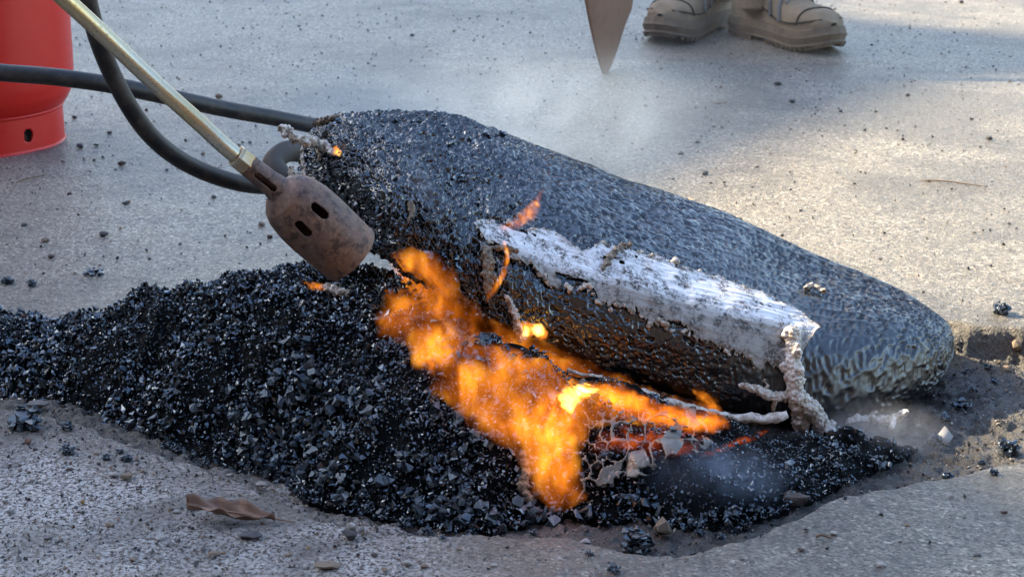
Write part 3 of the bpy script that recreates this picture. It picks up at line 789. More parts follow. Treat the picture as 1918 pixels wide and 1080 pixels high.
# ------------------------------------------------------------------ propane torch
neck0 = at_y(443, 292, 1.757); neck1 = at_y(521, 354, 1.770); mouth = at_y(664, 484, 1.798)
torch = empty("propane_torch", mouth)
TINV = Matrix.Translation(-mouth)
def torch_part(name, me, mat):
    o = link(name, me, mat, torch); o.matrix_parent_inverse = TINV; return o
ax = (mouth - neck1).normalized(); L_b = (mouth - neck1).length
tocam = ORG - neck1
bell = torch_part("burner_bell", lathe("burner_bell", [(-.004, .0118), (0, .0130), (.004, .0195), (.010, .0255), (.019, .0293), (.034, .0318), (.052, .0324), (.072, .0318), (L_b - .006, .0308)], neck1, ax, tocam, 180, 170,
        holes=[(.033, .38, .0098, .0043), (.033, -.36, .0100, .0043)]), M["rust"])
bell_inner = mat_simple("black_inner_steel", (.006, .0055, .005), .9); bell.data.materials.append(bell_inner)  # slot darkness put into the bell's inside colour
sol = bell.modifiers.new("t", 'SOLIDIFY'); sol.thickness = .0018; sol.offset = -1; sol.material_offset = 1; sol.material_offset_rim = 0
ax2 = (neck1 - neck0).normalized(); L_n = (neck1 - neck0).length
neck = torch_part("burner_neck", lathe("burner_neck", [(.010, .0098), (.014, .0105), (.030, .0108), (L_n - .012, .0108), (L_n - .004, .0122), (L_n + .003, .0125)], neck0, ax2, ORG - neck0, 96, 110,
        holes=[(L_n * .66, .22, .0125, .0034), (L_n * .66, 3.3, .0125, .0034)]), M["rust"])
sol = neck.modifiers.new("t", 'SOLIDIFY'); sol.thickness = .0015; sol.offset = -1
inner = torch_part("gas_nozzle", lathe("gas_nozzle", [(0, .0), (0, .0045), (L_n * .8, .0045), (L_n * .85, .001)], neck0 + ax2 * .012, ax2, tocam, 16, 12), M["rust"])
dirty_brass = mat_brass("tarnished_brass_nut", (.42, .26, .10))
coup = torch_part("coupling_nut", lathe("coupling_nut", [(0, .0078), (0, .0112), (.002, .0118), (.014, .0118), (.016, .0108), (.016, .0070)], neck0 + ax2 * -.001, ax2, tocam, 6, 8, smooth=False), dirty_brass)
bv = coup.modifiers.new("b", 'BEVEL'); bv.width = .0006
pend = at_y(95, -25, 1.70); pdir = (pend - neck0).normalized()
bend = [neck0 + ax2 * .004, neck0 - ax2 * .012, neck0.lerp(at_y(300, 165, 1.742), .5), at_y(300, 165, 1.742), at_y(180, 52, 1.722), pend, pend + pdir * .25, pend + pdir * .48]
torch_part("pipe", tube_mesh("pipe", bend, .0076, 24, 90), M["brass"])
torch_part("grip", tube_mesh("grip", [pend + pdir * .42, pend + pdir * .45, pend + pdir * .55, pend + pdir * .60], [.012, .016, .016, .013], 20, 30), M["rubber"])
tag(torch, "rusty slotted torch burner on a scuffed brass pipe pointing at the block", "gas torch")

# ------------------------------------------------------------------ gas hose
hose_pts = [(-330, 96, 2.02), (-120, 122, 2.06), (0, 136, 2.09), (90, 143, 2.10), (190, 156, 2.12), (300, 178, 2.16), (420, 204, 2.22), (540, 226, 2.28), (640, 250, 2.34), (720, 290, 2.39), (740, 330, 2.40), (690, 352, 2.36), (600, 352, 2.27),
            (520, 350, 2.19), (440, 341, 2.13), (365, 314, 2.09), (292, 264, 2.04), (240, 196, 2.00), (205, 128, 1.98), (178, 55, 1.95), (160, -20, 1.93), (152, -120, 1.91), (190, -230, 1.88), (120, -330, 1.86)]
hose = empty("gas_hose", at_y(520, 350, 2.19))
HINV = Matrix.Translation(-hose.location)
o = link("hose_tube", tube_mesh("hose_tube", [at_y(*p) for p in hose_pts], .0094, 20, 360), M["rubber"], hose); o.matrix_parent_inverse = HINV
o = link("hose_coil", tube_mesh("hose_coil", [at_y(*p) for p in ((660, 300, 2.34), (580, 286, 2.28), (528, 288, 2.24), (512, 308, 2.22), (530, 332, 2.21), (590, 344, 2.25), (650, 345, 2.30))], .0125, 20, 90), mat_simple("dusty_hose_sleeve", (.12, .10, .085), .7, 0, (.07, .06, .05), 80, .3), hose); o.matrix_parent_inverse = HINV
tag(hose, "black rubber gas hose crossing in front of the red cylinder", "hose")

# ------------------------------------------------------------------ red gas cylinder
cyl_c = at_z(-37, 262); cyl_c.z = -.001
cyl = empty("gas_cylinder", cyl_c)
tc_ = Vector((ORG.x - cyl_c.x, ORG.y - cyl_c.y, 0)).normalized()
hole_dir = at_y(65, 257, cyl_c.y - .1) - cyl_c
ang = lambda p: math.atan2(Vector((0, 0, 1)).cross(tc_).dot(p), tc_.dot(p))
ha = ang(Vector((at_z(65, 257).x - cyl_c.x, 0, 0)) + tc_ * math.sqrt(max(.001, .131 ** 2 - (at_y(65, 257, cyl_c.y).x - cyl_c.x) ** 2)))
ring = link("foot_ring", lathe("foot_ring", [(.0, .1335), (.003, .1312), (.056, .1305)], (0, 0, 0), (0, 0, 1), tc_, 360, 40, holes=[(.027, ha, .0105, .0078), (.027, ha + 2.1, .0105, .0078), (.027, ha - 2.1, .0105, .0078)]), M["red"], cyl)
sol = ring.modifiers.new("t", 'SOLIDIFY'); sol.thickness = .0035; sol.offset = -1
link("weld_bead", lathe("weld_bead", [(.0535, .1300), (.0548, .1326), (.0575, .1334), (.0600, .1322)], (0, 0, 0), (0, 0, 1), tc_, 120, 10), M["red"], cyl)
link("shell", lathe("shell", [(.040, .02), (.044, .09), (.055, .1295), (.066, .139), (.080, .1465), (.098, .1505), (.115, .1515), (.245, .1515), (.247, .1530), (.256, .1530), (.258, .1515), (.40, .1515), (.43, .146), (.46, .128), (.48, .09), (.487, .03), (.487, 0)], (0, 0, 0), (0, 0, 1), tc_, 120, 140), M["red"], cyl)
guard = link("valve_guard", lathe("valve_guard", [(.470, .095), (.56, .095), (.565, .092)], (0, 0, 0), (0, 0, 1), tc_, 96, 20, holes=[(.52, 0, .02, .02), (.52, 3.14, .02, .02)]), M["red"], cyl)
guard.modifiers.new("t", 'SOLIDIFY').thickness = .003
link("valve", lathe("valve", [(.48, .0), (.48, .016), (.52, .014), (.525, .022), (.545, .022), (.547, 0)], (0, 0, 0), (0, 0, 1), tc_, 20, 16), dirty_brass, cyl)
tag(cyl, "red steel gas cylinder standing on a foot ring with drain holes", "gas cylinder")

# ------------------------------------------------------------------ worker in tan boots, with a shovel
boot_up = mat_simple("dusty_tan_nubuck", (.36, .285, .19), .95, 0, (.13, .10, .07), 38, 1.0)
boot_sole = mat_simple("dusty_rubber_sole", (.27, .21, .14), .95, 0, (.06, .048, .038), 34, 1.0)
lace_m = mat_simple("grey_webbing", (.20, .205, .20), .9, 0, (.13, .13, .125), 90, .4)
seam_m = mat_simple("dark_stitching", (.035, .028, .022), .9)
cuff_m = mat_simple("dusty_work_cotton", (.20, .19, .16), .95, 0, (.12, .115, .10), 30, .6)
def make_boot(parent, heel, heading, flip):
    BL = .305; b = empty("boot"); b.parent = parent
    hx, hy = heading; l_ = math.hypot(hx, hy); hx, hy = hx / l_, hy / l_
    b.location = Vector(heel) - parent.location; b.rotation_euler = (0, 0, math.atan2(hy, hx))
    ts = np.array([0, .03, .09, .18, .30, .42, .55, .68, .80, .90, .96, 1.0]); hw = np.array([.010, .026, .034, .037, .036, .038, .044, .049, .049, .041, .029, .008])
    tt = np.linspace(0, 1, 60); HW = catmull(ts, hw, tt); HW = np.maximum(HW, .004)
    HT = catmull([0, .08, .2, .32, .42, .55, .70, .82, .92, 1.0], [.105, .13, .14, .138, .122, .098, .084, .079, .070, .046], tt)
    spring = .016 * np.clip((tt - .72) / .28, 0, 1) ** 2
    off = .010 * flip * np.sin(tt * 3.0)
    V = []; na = 33
    for k in range(60):
        for a in np.linspace(0, math.pi, na):
            c, s_ = math.cos(a), math.sin(a)
            bulge = 1 + .05 * math.sin(min(a, math.pi - a) * 2)
            x = tt[k] * BL + .0016 * math.sin(tt[k] * 60 + a * 3) ; y = off[k] + math.copysign(abs(c) ** .75, c) * HW[k] * bulge
            z = .030 + spring[k] + (HT[k] - .030) * s_ ** .62
            z += .0016 * math.sin(tt[k] * 46 + 2 * c) * s_ * (1 if .3 < tt[k] < .75 else .2)
            V.append((x, y, z))
    me = fast_mesh("upper", np.array(V), grid_quads(60, na)); up = link("upper", me, boot_up, b)
    sh = tube_mesh("shaft", [(.085, 0, .06), (.078, 0, .12), (.070, 0, .17), (.068, 0, .23)], [.046, .050, .055, .060], 28, 30); link("shaft", sh, boot_up, b)
    # outsole with lugs
    bm = bmesh.new(); n = 90; rim_t = np.linspace(0, 1, n); rw = np.interp(rim_t, tt, HW) * 1.10 + .003; ro = np.interp(rim_t, tt, off); rs = np.interp(rim_t, tt, spring)
    sides = [(t, ro[i] + rw[i], rs[i]) for i, t in enumerate(rim_t)] + [(t, ro[i] - rw[i], rs[i]) for i, t in list(enumerate(rim_t))[::-1]]
    rings = []
    for lv, (zz, gr) in enumerate(((.000, .96), (.010, 1.0), (.013, .97), (.026, 1.01), (.030, .99), (.040, .965))):
        ringv = []
        for i, (t, y, s_) in enumerate(sides):
            z = zz + s_
            if lv == 0 and (i % 4 < 2): z += .007
            if lv == 0 and .30 < t < .42: z += .008
            cy_ = ro[min(i, 2 * n - 1 - i)]
            ringv.append(bm.verts.new((.5 * BL + (t - .5) * BL * 1.04 * gr, cy_ + (y - cy_) * gr, z)))
        rings.append(ringv)
    m_ = len(sides)
    for a_, c_ in zip(rings, rings[1:]):
        for i in range(m_): bm.faces.new((a_[i], a_[(i + 1) % m_], c_[(i + 1) % m_], c_[i]))
    bm.faces.new(rings[-1]); bm.faces.new(rings[0][::-1])
    link("outsole", bm_mesh("outsole", bm, False), boot_sole, b)
    # stitched overlays, webbing loops and laces
    def surf(t, a, lift=.0015):
        hw_ = np.interp(t, tt, HW); h_ = np.interp(t, tt, HT); o_ = np.interp(t, tt, off); sp_ = np.interp(t, tt, spring); c, s_ = math.cos(a), math.sin(a)
        return Vector((t * BL, o_ + math.copysign(abs(c) ** .75, c) * (hw_ * 1.05 + lift), .030 + sp_ + (h_ - .030 + lift) * s_ ** .62))
    for sgn in (0, 1):
        A_ = (lambda a: a) if sgn == 0 else (lambda a: math.pi - a)
        link("seam", tube_mesh("seam", [surf(t, A_(a)) for t, a in ((.02, .35), (.2, .34), (.4, .22), (.6, .20), (.78, .30), (.90, .45), (.96, .9))], .0016, 6, 40), seam_m, b)
        for t0 in (.46, .58):
            link("webbing", tube_mesh("webbing", [surf(t0 + .03, A_(.16)), surf(t0, A_(.5)), surf(t0 - .03, A_(.9)), surf(t0 - .05, A_(1.25))], [.004, .0045, .004, .003], 8, 20), lace_m, b)
    link("seam", tube_mesh("seam", [surf(.80, a) for a in np.linspace(.25, 2.9, 9)], .0016, 6, 30), seam_m, b)
    for t0 in (.40, .47, .54, .61):
        link("lace", tube_mesh("lace", [surf(t0, .95, .002), surf(t0 - .02, 1.3, .005), surf(t0 - .03, 1.57, .007), surf(t0 - .02, 1.84, .005), surf(t0, 2.2, .002)], .0026, 8, 24), lace_m, b)
    return b
person = empty("person", (.49, 4.14, 0))
toeR, toeL = at_z(1556, 103), at_z(1238, 84)
hR = Vector((.50, -.86)).normalized(); hL = Vector((-.52, -.85)).normalized()
heelR = Vector((toeR.x - hR.x * .30, toeR.y - hR.y * .30, .001)); heelL = Vector((toeL.x - hL.x * .30, toeL.y - hL.y * .30, .001))
make_boot(person, heelR, hR, 1); make_boot(person, heelL, hL, -1)
ankR = heelR + Vector((hR.x, hR.y, 0)) * .075; ankL = heelL + Vector((hL.x, hL.y, 0)) * .075
def skin_mesh(name, pts, edges, root=0, sub=1):
    me = bpy.data.meshes.new(name); me.from_pydata([tuple(p[0]) for p in pts], edges, [])
    o_ = link("tmp", me); sk = o_.modifiers.new("s", 'SKIN'); sb = o_.modifiers.new("ss", 'SUBSURF'); sb.levels = sub; sb.render_levels = sub
    for i, p in enumerate(pts):
        r = p[1]; me.skin_vertices[0].data[i].radius = (r, r) if np.isscalar(r) else r
    me.skin_vertices[0].data[root].use_root = True
    r_ = eval_mesh(o_, name); r_.polygons.foreach_set("use_smooth", [True] * len(r_.polygons)); return r_
def per(name, me, mat):
    o_ = link(name, me, mat, person); o_.matrix_parent_inverse = Matrix.Translation(-person.location); return o_
pel = Vector((.49, 4.16, .95))
hipR, hipL = pel + Vector((.09, 0, -.05)), pel + Vector((-.09, .02, -.05))
kneeR = Vector(((hipR.x + ankR.x) / 2 + .03, (hipR.y + ankR.y) / 2 - .05, .50)); kneeL = Vector(((hipL.x + ankL.x) / 2 - .03, (hipL.y + ankL.y) / 2 - .05, .50))
up3 = lambda v, z: Vector((v.x, v.y, z))
per("trousers", skin_mesh("trousers", [(pel, (.16, .12)), (hipR, .10), (kneeR, .078), (up3(ankR, .19), .074), (hipL, .10), (kneeL, .078), (up3(ankL, .19), .074), (pel + Vector((0, 0, .10)), (.155, .115))],
    [(0, 1), (1, 2), (2, 3), (0, 4), (4, 5), (5, 6), (0, 7)]), cuff_m)
che = pel + Vector((0, -.01, .36)); shR, shL = che + Vector((.20, 0, .09)), che + Vector((-.20, 0, .09))
grip_p = Vector((.335, 4.06, 1.00))
elL = Vector((.20, 4.20, 1.10)); elR = Vector((.76, 4.15, 1.12)); wrR = Vector((.74, 4.00, .90)); wrL = grip_p + Vector((-.005, .06, .03))
per("jacket", skin_mesh("jacket", [(pel + Vector((0, 0, .02)), (.17, .125)), (pel + Vector((0, 0, .20)), (.165, .12)), (che, (.18, .125)), (che + Vector((0, 0, .13)), (.09, .085)), (shR, .075), (elR, .058), (wrR.lerp(elR, .1), .045), (shL, .075), (elL, .058), (wrL.lerp(elL, .15), .045)],
    [(0, 1), (1, 2), (2, 3), (2, 4), (4, 5), (5, 6), (2, 7), (7, 8), (8, 9)]), mat_simple("orange_work_jacket", (.55, .14, .02), .85, 0, (.45, .11, .02), 20, .5))
skin_m = mat_simple("skin_tone", (.42, .25, .17), .55, 0, (.36, .20, .13), 60, .2)
nk = che + Vector((0, 0, .14)); hd = nk + Vector((0, -.02, .15))
bpts = [(nk, .055), (nk + Vector((0, -.005, .06)), .052), (hd, (.078, .092)), (hd + Vector((0, .0, .075)), (.07, .085)), (hd + Vector((0, -.088, -.005)), .014), (hd + Vector((0, -.05, -.085)), .045), (hd + Vector((.078, .0, -.005)), .014), (hd + Vector((-.078, .0, -.005)), .014)]
per("body", skin_mesh("body", bpts, [(0, 1), (1, 2), (2, 3), (2, 4), (2, 5), (2, 6), (2, 7)]), skin_m)
def hand(wr, d, curl, side):
    d = d.normalized(); s = d.cross(Vector((0, 0, 1))).normalized() * side; pts = [(wr, .026), (wr + d * .05, (.034, .020)), (wr + d * .085, (.036, .018))]; ed = [(0, 1), (1, 2)]
    for k, (o_, ln) in enumerate(((-.030, .060), (-.010, .072), (.010, .068), (.030, .052))):
        a = wr + d * .095 + s * o_; i = len(pts)
        pts += [(a, .009), (a + d * ln * .5 + curl * .015, .009), (a + d * ln * .6 + curl * .045, .008)]; ed += [(2, i), (i, i + 1), (i + 1, i + 2)]
    i = len(pts); pts += [(wr + d * .04 - s * .035, .011), (wr + d * .075 - s * .05 + curl * .02, .010), (wr + d * .09 - s * .04 + curl * .04, .009)]; ed += [(1, i), (i, i + 1), (i + 1, i + 2)]
    return skin_mesh("hand", pts, ed)
per("hand", hand(wrL, grip_p - wrL, Vector((.7, -.5, 0)), 1), skin_m); per("hand", hand(wrR, Vector((0, -.3, -1)), Vector((-.5, 0, 0)), -1), skin_m)
per("hard_hat", lathe("hard_hat", [(0, .125), (.004, .125), (.010, .108), (.06, .098), (.10, .07), (.118, .03), (.12, 0)], hd + Vector((0, -.01, .035)), (0, 0, 1), (0, -1, 0), 40, 30), mat_simple("white_hat_shell", (.75, .75, .73), .35))
tag(person, "worker standing in dusty tan lace-up work boots beside the shovel", "person")

tip = at_z(1133, 137); tip.z = -.002
shovel = empty("shovel", tip)
def blade():
    nu, nv = 40, 21; V = []
    for i in range(nu):
        t = i / (nu - 1); hw = .112 * min(1, (t * 1.9 + .02)) ** .75 if t < .6 else .112
        hw *= 1 - .06 * max(0, t - .8) / .2
        for j in range(nv):
            s = (j / (nv - 1)) * 2 - 1
            V.append((s * hw, .014 * s * s * min(1, t * 2 + .2) + .006 * math.sin(t * 3), t * .30))
    return fast_mesh("blade", np.array(V), grid_quads(nu, nv))
shovel.rotation_euler = (Matrix.Rotation(R(9), 4, 'Y') @ Matrix.Rotation(R(-22), 4, 'X') @ Matrix.Rotation(R(60), 4, 'Z')).to_euler()
bo = link("blade", blade(), mat_simple("muddy_rusted_blade", (.30, .17, .10), .9, 0, (.17, .095, .06), 45, .7), shovel); bo.modifiers.new("t", 'SOLIDIFY').thickness = .003
link("socket", tube_mesh("socket", [(0, .012, .22), (0, .008, .30), (0, .0, .42)], [.012, .019, .020], 16, 16), M["rust"], shovel)
wood = mat_simple("worn_ash_wood", (.36, .24, .13), .65, 0, (.24, .15, .08), 30, .3)
link("shaft", tube_mesh("shaft", [(0, .004, .34), (0, 0, .7), (0, 0, 1.12)], .0165, 16, 20), wood, shovel)
link("grip", tube_mesh("grip", [(-.06, 0, 1.13), (0, 0, 1.125), (.06, 0, 1.13)], .015, 14, 16), wood, shovel)
tag(shovel, "pointed shovel with a mud-brown blade resting its tip on the road", "shovel")

# ------------------------------------------------------------------ loose stones, lumps of mix and litter
def clump_mesh(name, seed, n=9, tris=12):
    r = random.Random(seed); bm = bmesh.new()
    for k in range(n):
        v = Vector((r.gauss(0, 1), r.gauss(0, 1), r.gauss(0, 1))).normalized() * (.66 * r.random() ** .33) if k else Vector()
        pts = []
        for q in range(tris):
            d = Vector((r.gauss(0, 1), r.gauss(0, 1), r.gauss(0, 1))).normalized() * r.uniform(.16, .30); pts.append(bm.verts.new(v + d * (2.0 if k == 0 else 1)))
        res = bmesh.ops.convex_hull(bm, input=pts); bmesh.ops.delete(bm, geom=list({e for e in res["geom_interior"] if isinstance(e, bmesh.types.BMVert)}), context='VERTS')
    me = bm_mesh(name, bm); me.materials.append(M["mix"]); return me
CL = [clump_mesh("mix_clump", 500 + k, 34, 10) for k in range(8)]
def smooth_stone(name, seed, sc, sub=2, amp=.16):
    r = random.Random(seed); bm = bmesh.new(); pts = []
    for k in range(26):
        v = Vector((r.gauss(0, 1), r.gauss(0, 1), r.gauss(0, 1))).normalized() * r.uniform(.72, 1.05)
        pts.append(bm.verts.new((v.x * sc[0], v.y * sc[1], v.z * sc[2])))
    res = bmesh.ops.convex_hull(bm, input=pts); bmesh.ops.delete(bm, geom=[e for e in res["geom_interior"] if isinstance(e, bmesh.types.BMVert)], context='VERTS')
    return bm_mesh(name, bm, False)
smats = {"dark": mat_plain_stone("dark_stone", (.035, .036, .04), (.075, .075, .08)), "grey": mat_plain_stone("grey_stone", (.10, .10, .10), (.19, .185, .18)), "tan": mat_plain_stone("tan_stone", (.15, .11, .075), (.27, .21, .15)),
         "pale": mat_plain_stone("pale_stone", (.30, .285, .26), (.42, .40, .37)), "brown": mat_plain_stone("brown_stone", (.055, .038, .032), (.12, .085, .07)), "pink": mat_plain_stone("pink_stone", (.22, .12, .09), (.32, .21, .17)), "amber": mat_plain_stone("amber_stone", (.24, .12, .03), (.36, .22, .07))}
def stone_at(name, px, py, rpx, mat, label, group=None, sc=(1, .8, .6), seed=0, cat="stone", what="gm", sink=.25):
    p, n, d = hit(px, py, what); r = rpx * d / FPX
    me = smooth_stone(name, seed, (sc[0], sc[1], sc[2])) ; me.materials.append(smats[mat])
    o_ = link(name, me); o_.scale = (r, r, r); o_.rotation_euler = (0, 0, random.uniform(-.5, .5)); o_.location = p + Vector((0, 0, r * sc[2] * (1 - sink)))
    return tag(o_, label, cat, group)
stone_at("stone", 1484, 946, 36, "brown", "long smooth brown stone lying on the near rim of the pothole", None, (1, .5, .48), 3)
stone_at("stone", 1240, 1005, 22, "tan", "tan angular rock next to a black lump at the pothole rim", None, (.9, .8, 1.05), 5)
stone_at("stone", 655, 1009, 18, "dark", "blue-black rounded pebble carrying a white chip", None, (1, .9, .7), 9)
p0, n0, d0 = hit(655, 1009, "gm")
wc = stone_at("stone", 657, 990, 12, "pale", "white stone chip sitting on a blue-black pebble", None, (.85, .7, .9), 11); wc.location = p0 + Vector((.001, .004, 18 * d0 / FPX * 1.15))
stone_at("stone", 612, 1062, 27, "tan", "flat tan stone flake on the speckled road edge", None, (1, .7, .25), 13)
stone_at("stone", 1095, 1016, 13, "pale", "flat pale pebble in front of the flames", None, (1, .7, .4), 15)
stone_at("stone", 53, 832, 9, "pink", "small pink pebble under a black lump", None, (.8, .8, .9), 17)
stone_at("stone", 1905, 655, 14, "tan", "yellow-tan stone wedged in the far wall of the pothole", None, (.9, .8, .9), 19)
stone_at("stone", 1588 + 297, 697, 14, "tan", "orange-tan pebble on the sunlit pothole floor", None, (1, .8, .55), 21)
stone_at("stone", 470, 1006, 26, "dark", "flat dark stone in front of the dry leaf", None, (1, .7, .28), 23)
stone_at("stone", 70, 762, 22, "grey", "grey stone slab at the foot of the black heap", None, (1, .6, .4), 25)
stone_at("stone", 215, 892, 12, "pale", "pale oval pebble beside a tan pebble", None, (1, .7, .45), 27)
stone_at("stone", 238, 896, 14, "tan", "tan oval pebble beside a pale pebble", None, (1, .7, .5), 29)
stone_at("stone", 155, 943, 6, "amber", "tiny amber pebble on the speckled road", None, (.8, .8, .8), 31)
stone_at("stone", 1350, 193, 16, "tan", "thin tan flake lying on the shaded road", None, (1, .6, .12), 33)
rp = [(1457, 160, 9), (1483, 192, 8), (1320, 327, 9), (1383, 414, 9), (772, 68, 6), (1852, 262, 9), (1800, 6, 7), (195, 442, 12), (235, 383, 8), (45, 424, 8), (140, 222, 7), (205, 250, 6), (180, 273, 6), (400, 371, 7), (1306, 268, 6), (1352, 240, 5), (1276, 290, 8),
      (1690, 262, 5), (150, 276, 9), (1640, 210, 4), (1574, 210, 5), (1238, 130, 4), (312, 320, 5), (690, 120, 4), (850, 60, 4), (560, 50, 4), (900, 140, 4), (1740, 340, 5), (1500, 395, 5), (1600, 345, 4), (1890, 420, 5), (275, 470, 5), (468, 268, 5), (610, 160, 3), (1020, 190, 4)]
for k, (px, py, r) in enumerate(rp):
    stone_at("pebble", px, py, r * .9, "dark", *(("small dark pebble on the sunlit far road", "dark pebbles in the sun") if px > 1560 else ("small dark pebble on the shaded road near the worker's boots", "dark pebbles by the boots") if px > 1000 else ("small dark pebble on the road between hose and block", "dark pebbles behind the hose") if px > 440 else ("small dark pebble on the road around hose and red cylinder", "dark pebbles by the cylinder")), (1, .75, .55), 40 + k, "pebble", "g")
rt = [(228, 309, 9), (85, 453, 9), (96, 483, 8), (490, 422, 8), (505, 446, 7), (410, 184, 9), (1700, 180, 5), (1350, 165, 5), (1210, 200, 5), (240, 380, 6), (118, 305, 5), (380, 290, 6), (130, 365, 5)]
for k, (px, py, r) in enumerate(rt):
    stone_at("pebble", px, py, r, "tan" if k % 2 else "brown", *(("small %s pebble on the shaded far road near the worker" % ("tan" if k % 2 else "brown"), ("tan" if k % 2 else "brown") + " pebbles near the worker") if px > 1000 else ("small %s pebble on the road around hose and torch" % ("tan" if k % 2 else "brown"), ("tan" if k % 2 else "brown") + " pebbles around the hose")), (1, .8, .6), 140 + k, "pebble", "g")
fg = [(763, 1056, 12), (795, 1062, 10), (1390, 1048, 7), (1500, 1030, 8), (1330, 990, 9), (1560, 1000, 10), (1650, 1060, 12), (1700, 985, 8), (1830, 1040, 9), (1880, 960, 8), (400, 1040, 14), (300, 1010, 12), (330, 960, 9), (250, 1050, 10), (90, 1010, 10), (130, 880, 8), (180, 850, 7), (430, 890, 7), (490, 910, 12), (540, 1040, 9), (20, 960, 9), (380, 840, 6), (205, 985, 11), (60, 900, 9), (925, 1060, 9), (860, 1030, 8), (1010, 1048, 6), (700, 1040, 8), (720, 1068, 10), (1780, 930, 7)]
gk = ["pale", "tan", "grey", "brown", "tan", "pale"]
for k, (px, py, r) in enumerate(fg):
    mt_ = gk[k % 6]
    stone_at("pebble", px, py, r, mt_, "small %s pebble on the near %s" % (mt_, "pale road right of the black lump" if px > 1200 else "speckled road around the dry leaf" if px < 600 else "road between leaf and black lump"), mt_ + (" pebbles on the pale road" if px > 1200 else " pebbles around the leaf" if px < 600 else " pebbles before the heap"), (1, .75, .42), 240 + k, "pebble", "g")
def clump_at(px, py, rpx, label, group=None, k=0, flat=.8, what="gm"):
    p, n, d = hit(px, py, what); r = rpx * 1.4 * d / FPX
    o_ = link("mix_clump", CL[k % len(CL)]); o_.scale = (r, r, r * flat); o_.rotation_euler = (0, 0, k * 1.3); o_.location = p + Vector((0, 0, r * flat * .45))
    return tag(o_, label, "asphalt lump", group)
clump_at(1190, 1030, 33, "large glossy black lump of asphalt sitting alone on the near road", None, 1)
clump_at(48, 800, 32, "spiky black lump of asphalt beside a pink pebble", None, 2)
clump_at(1875, 586, 17, "black crumbly lump of asphalt on the sunlit far road", None, 3)
clump_at(1800, 768, 18, "blue-black lump of asphalt on the sunlit pothole floor", None, 4)
clump_at(1890, 848, 20, "black lump of asphalt on the right near rim of the pothole", None, 5)
clump_at(175, 514, 20, "flat black flake of asphalt behind the heap", None, 6, .35)
nb = [(1010, 960, 11), (1040, 968, 9), (1090, 972, 12), (1130, 982, 10), (1180, 968, 12), (1275, 972, 18), (1300, 985, 14), (1330, 972, 14), (1352, 990, 13), (1375, 968, 17), (1395, 985, 12), (1415, 960, 14), (1440, 965, 15), (1462, 955, 10), (1380, 1000, 12), (1350, 1010, 11), (1310, 1000, 10), (1255, 985, 10),
      (1570, 880, 14), (1590, 905, 12), (1560, 905, 14), (1640, 876, 20), (1535, 870, 14), (1600, 850, 12), (1770, 785, 11), (1820, 735, 10), (1860, 715, 8), (1775, 895, 12), (1840, 870, 9), (1862, 888, 9), (1750, 830, 15),
      (125, 805, 13), (225, 848, 8), (200, 860, 9), (238, 862, 11), (128, 848, 14), (330, 846, 13), (310, 838, 10), (360, 860, 10), (385, 870, 9), (560, 905, 12), (600, 930, 14), (640, 945, 12), (690, 955, 14), (720, 965, 12), (760, 985, 15), (800, 1000, 12), (840, 992, 14), (880, 1005, 12), (925, 1000, 14), (955, 985, 12), (830, 1010, 8), (1000, 1000, 8), (1105, 1040, 8), (1150, 1070, 13), (980, 960, 9), (1850, 690, 9), (1812, 700, 8), (15, 530, 12), (60, 535, 10)]
for k, (px, py, r) in enumerate(nb):
    clump_at(px, py, r, *((("glossy black crumb of asphalt in the row before the brown stone", "asphalt crumbs along the near rim") if 1200 < px < 1500 and py > 940 else
      ("glossy black crumb of asphalt by the drooping end of the melted plastic", "asphalt crumbs below the plastic drip") if 1500 < px < 1680 else
      ("black crumb of asphalt on the pothole floor past the block's blunt end", "asphalt crumbs on the right pothole floor") if px >= 1680 else
      ("glossy black crumb of asphalt at the foot of the burning fire", "asphalt crumbs before the fire") if px > 940 else
      ("black crumb of asphalt behind the thin end of the heap", "asphalt crumbs behind the heap") if py < 600 else
      ("black crumb of asphalt on the grit near the spiky lump", "asphalt crumbs by the spiky lump") if px < 400 else
      ("black crumb of asphalt fallen from the heap's steep front foot", "asphalt crumbs at the heap's foot"))), k, .75)
# dry leaf
def leaf():
    n, m_ = 40, 13; V = []
    for i in range(n):
        t = i / (n - 1); hw = .0115 * math.sin(math.pi * min(1, t * 1.02)) ** .7 * (1 + .18 * math.sin(t * 25)) * (1.1 - .5 * t) + .0006
        for j in range(m_):
            s = (j / (m_ - 1)) * 2 - 1
            z = .005 + .009 * s * s * (1 - .4 * t) + .0022 * math.sin(t * 9 + s * 2) + .0016 * math.sin(s * 7 + t * 20) + .004 * (1 - t)
            V.append((t * .078, s * hw, z))
    return fast_mesh("leaf_blade", np.array(V), grid_quads(n, m_))
pl, _, dl = hit(352, 968, "g"); lf = empty("dry_leaf", pl + Vector((0, 0, .0015))); lf.rotation_euler = (R(12), R(2), R(-9))
leaf_m = mat_simple("dead_leaf", (.25, .165, .12), .7, 0, (.17, .10, .07), 120, .5)
b_ = link("leaf_blade", leaf(), leaf_m, lf); b_.modifiers.new("t", 'SOLIDIFY').thickness = .0005
link("midrib", tube_mesh("midrib", [(0, 0, .0105), (.03, 0, .009), (.06, 0, .007), (.095, .002, .003)], [.0011, .001, .0009, .0006], 6, 24), leaf_m, lf)
tag(lf, "curled dry brown leaf on the grit before the black heap", "leaf")
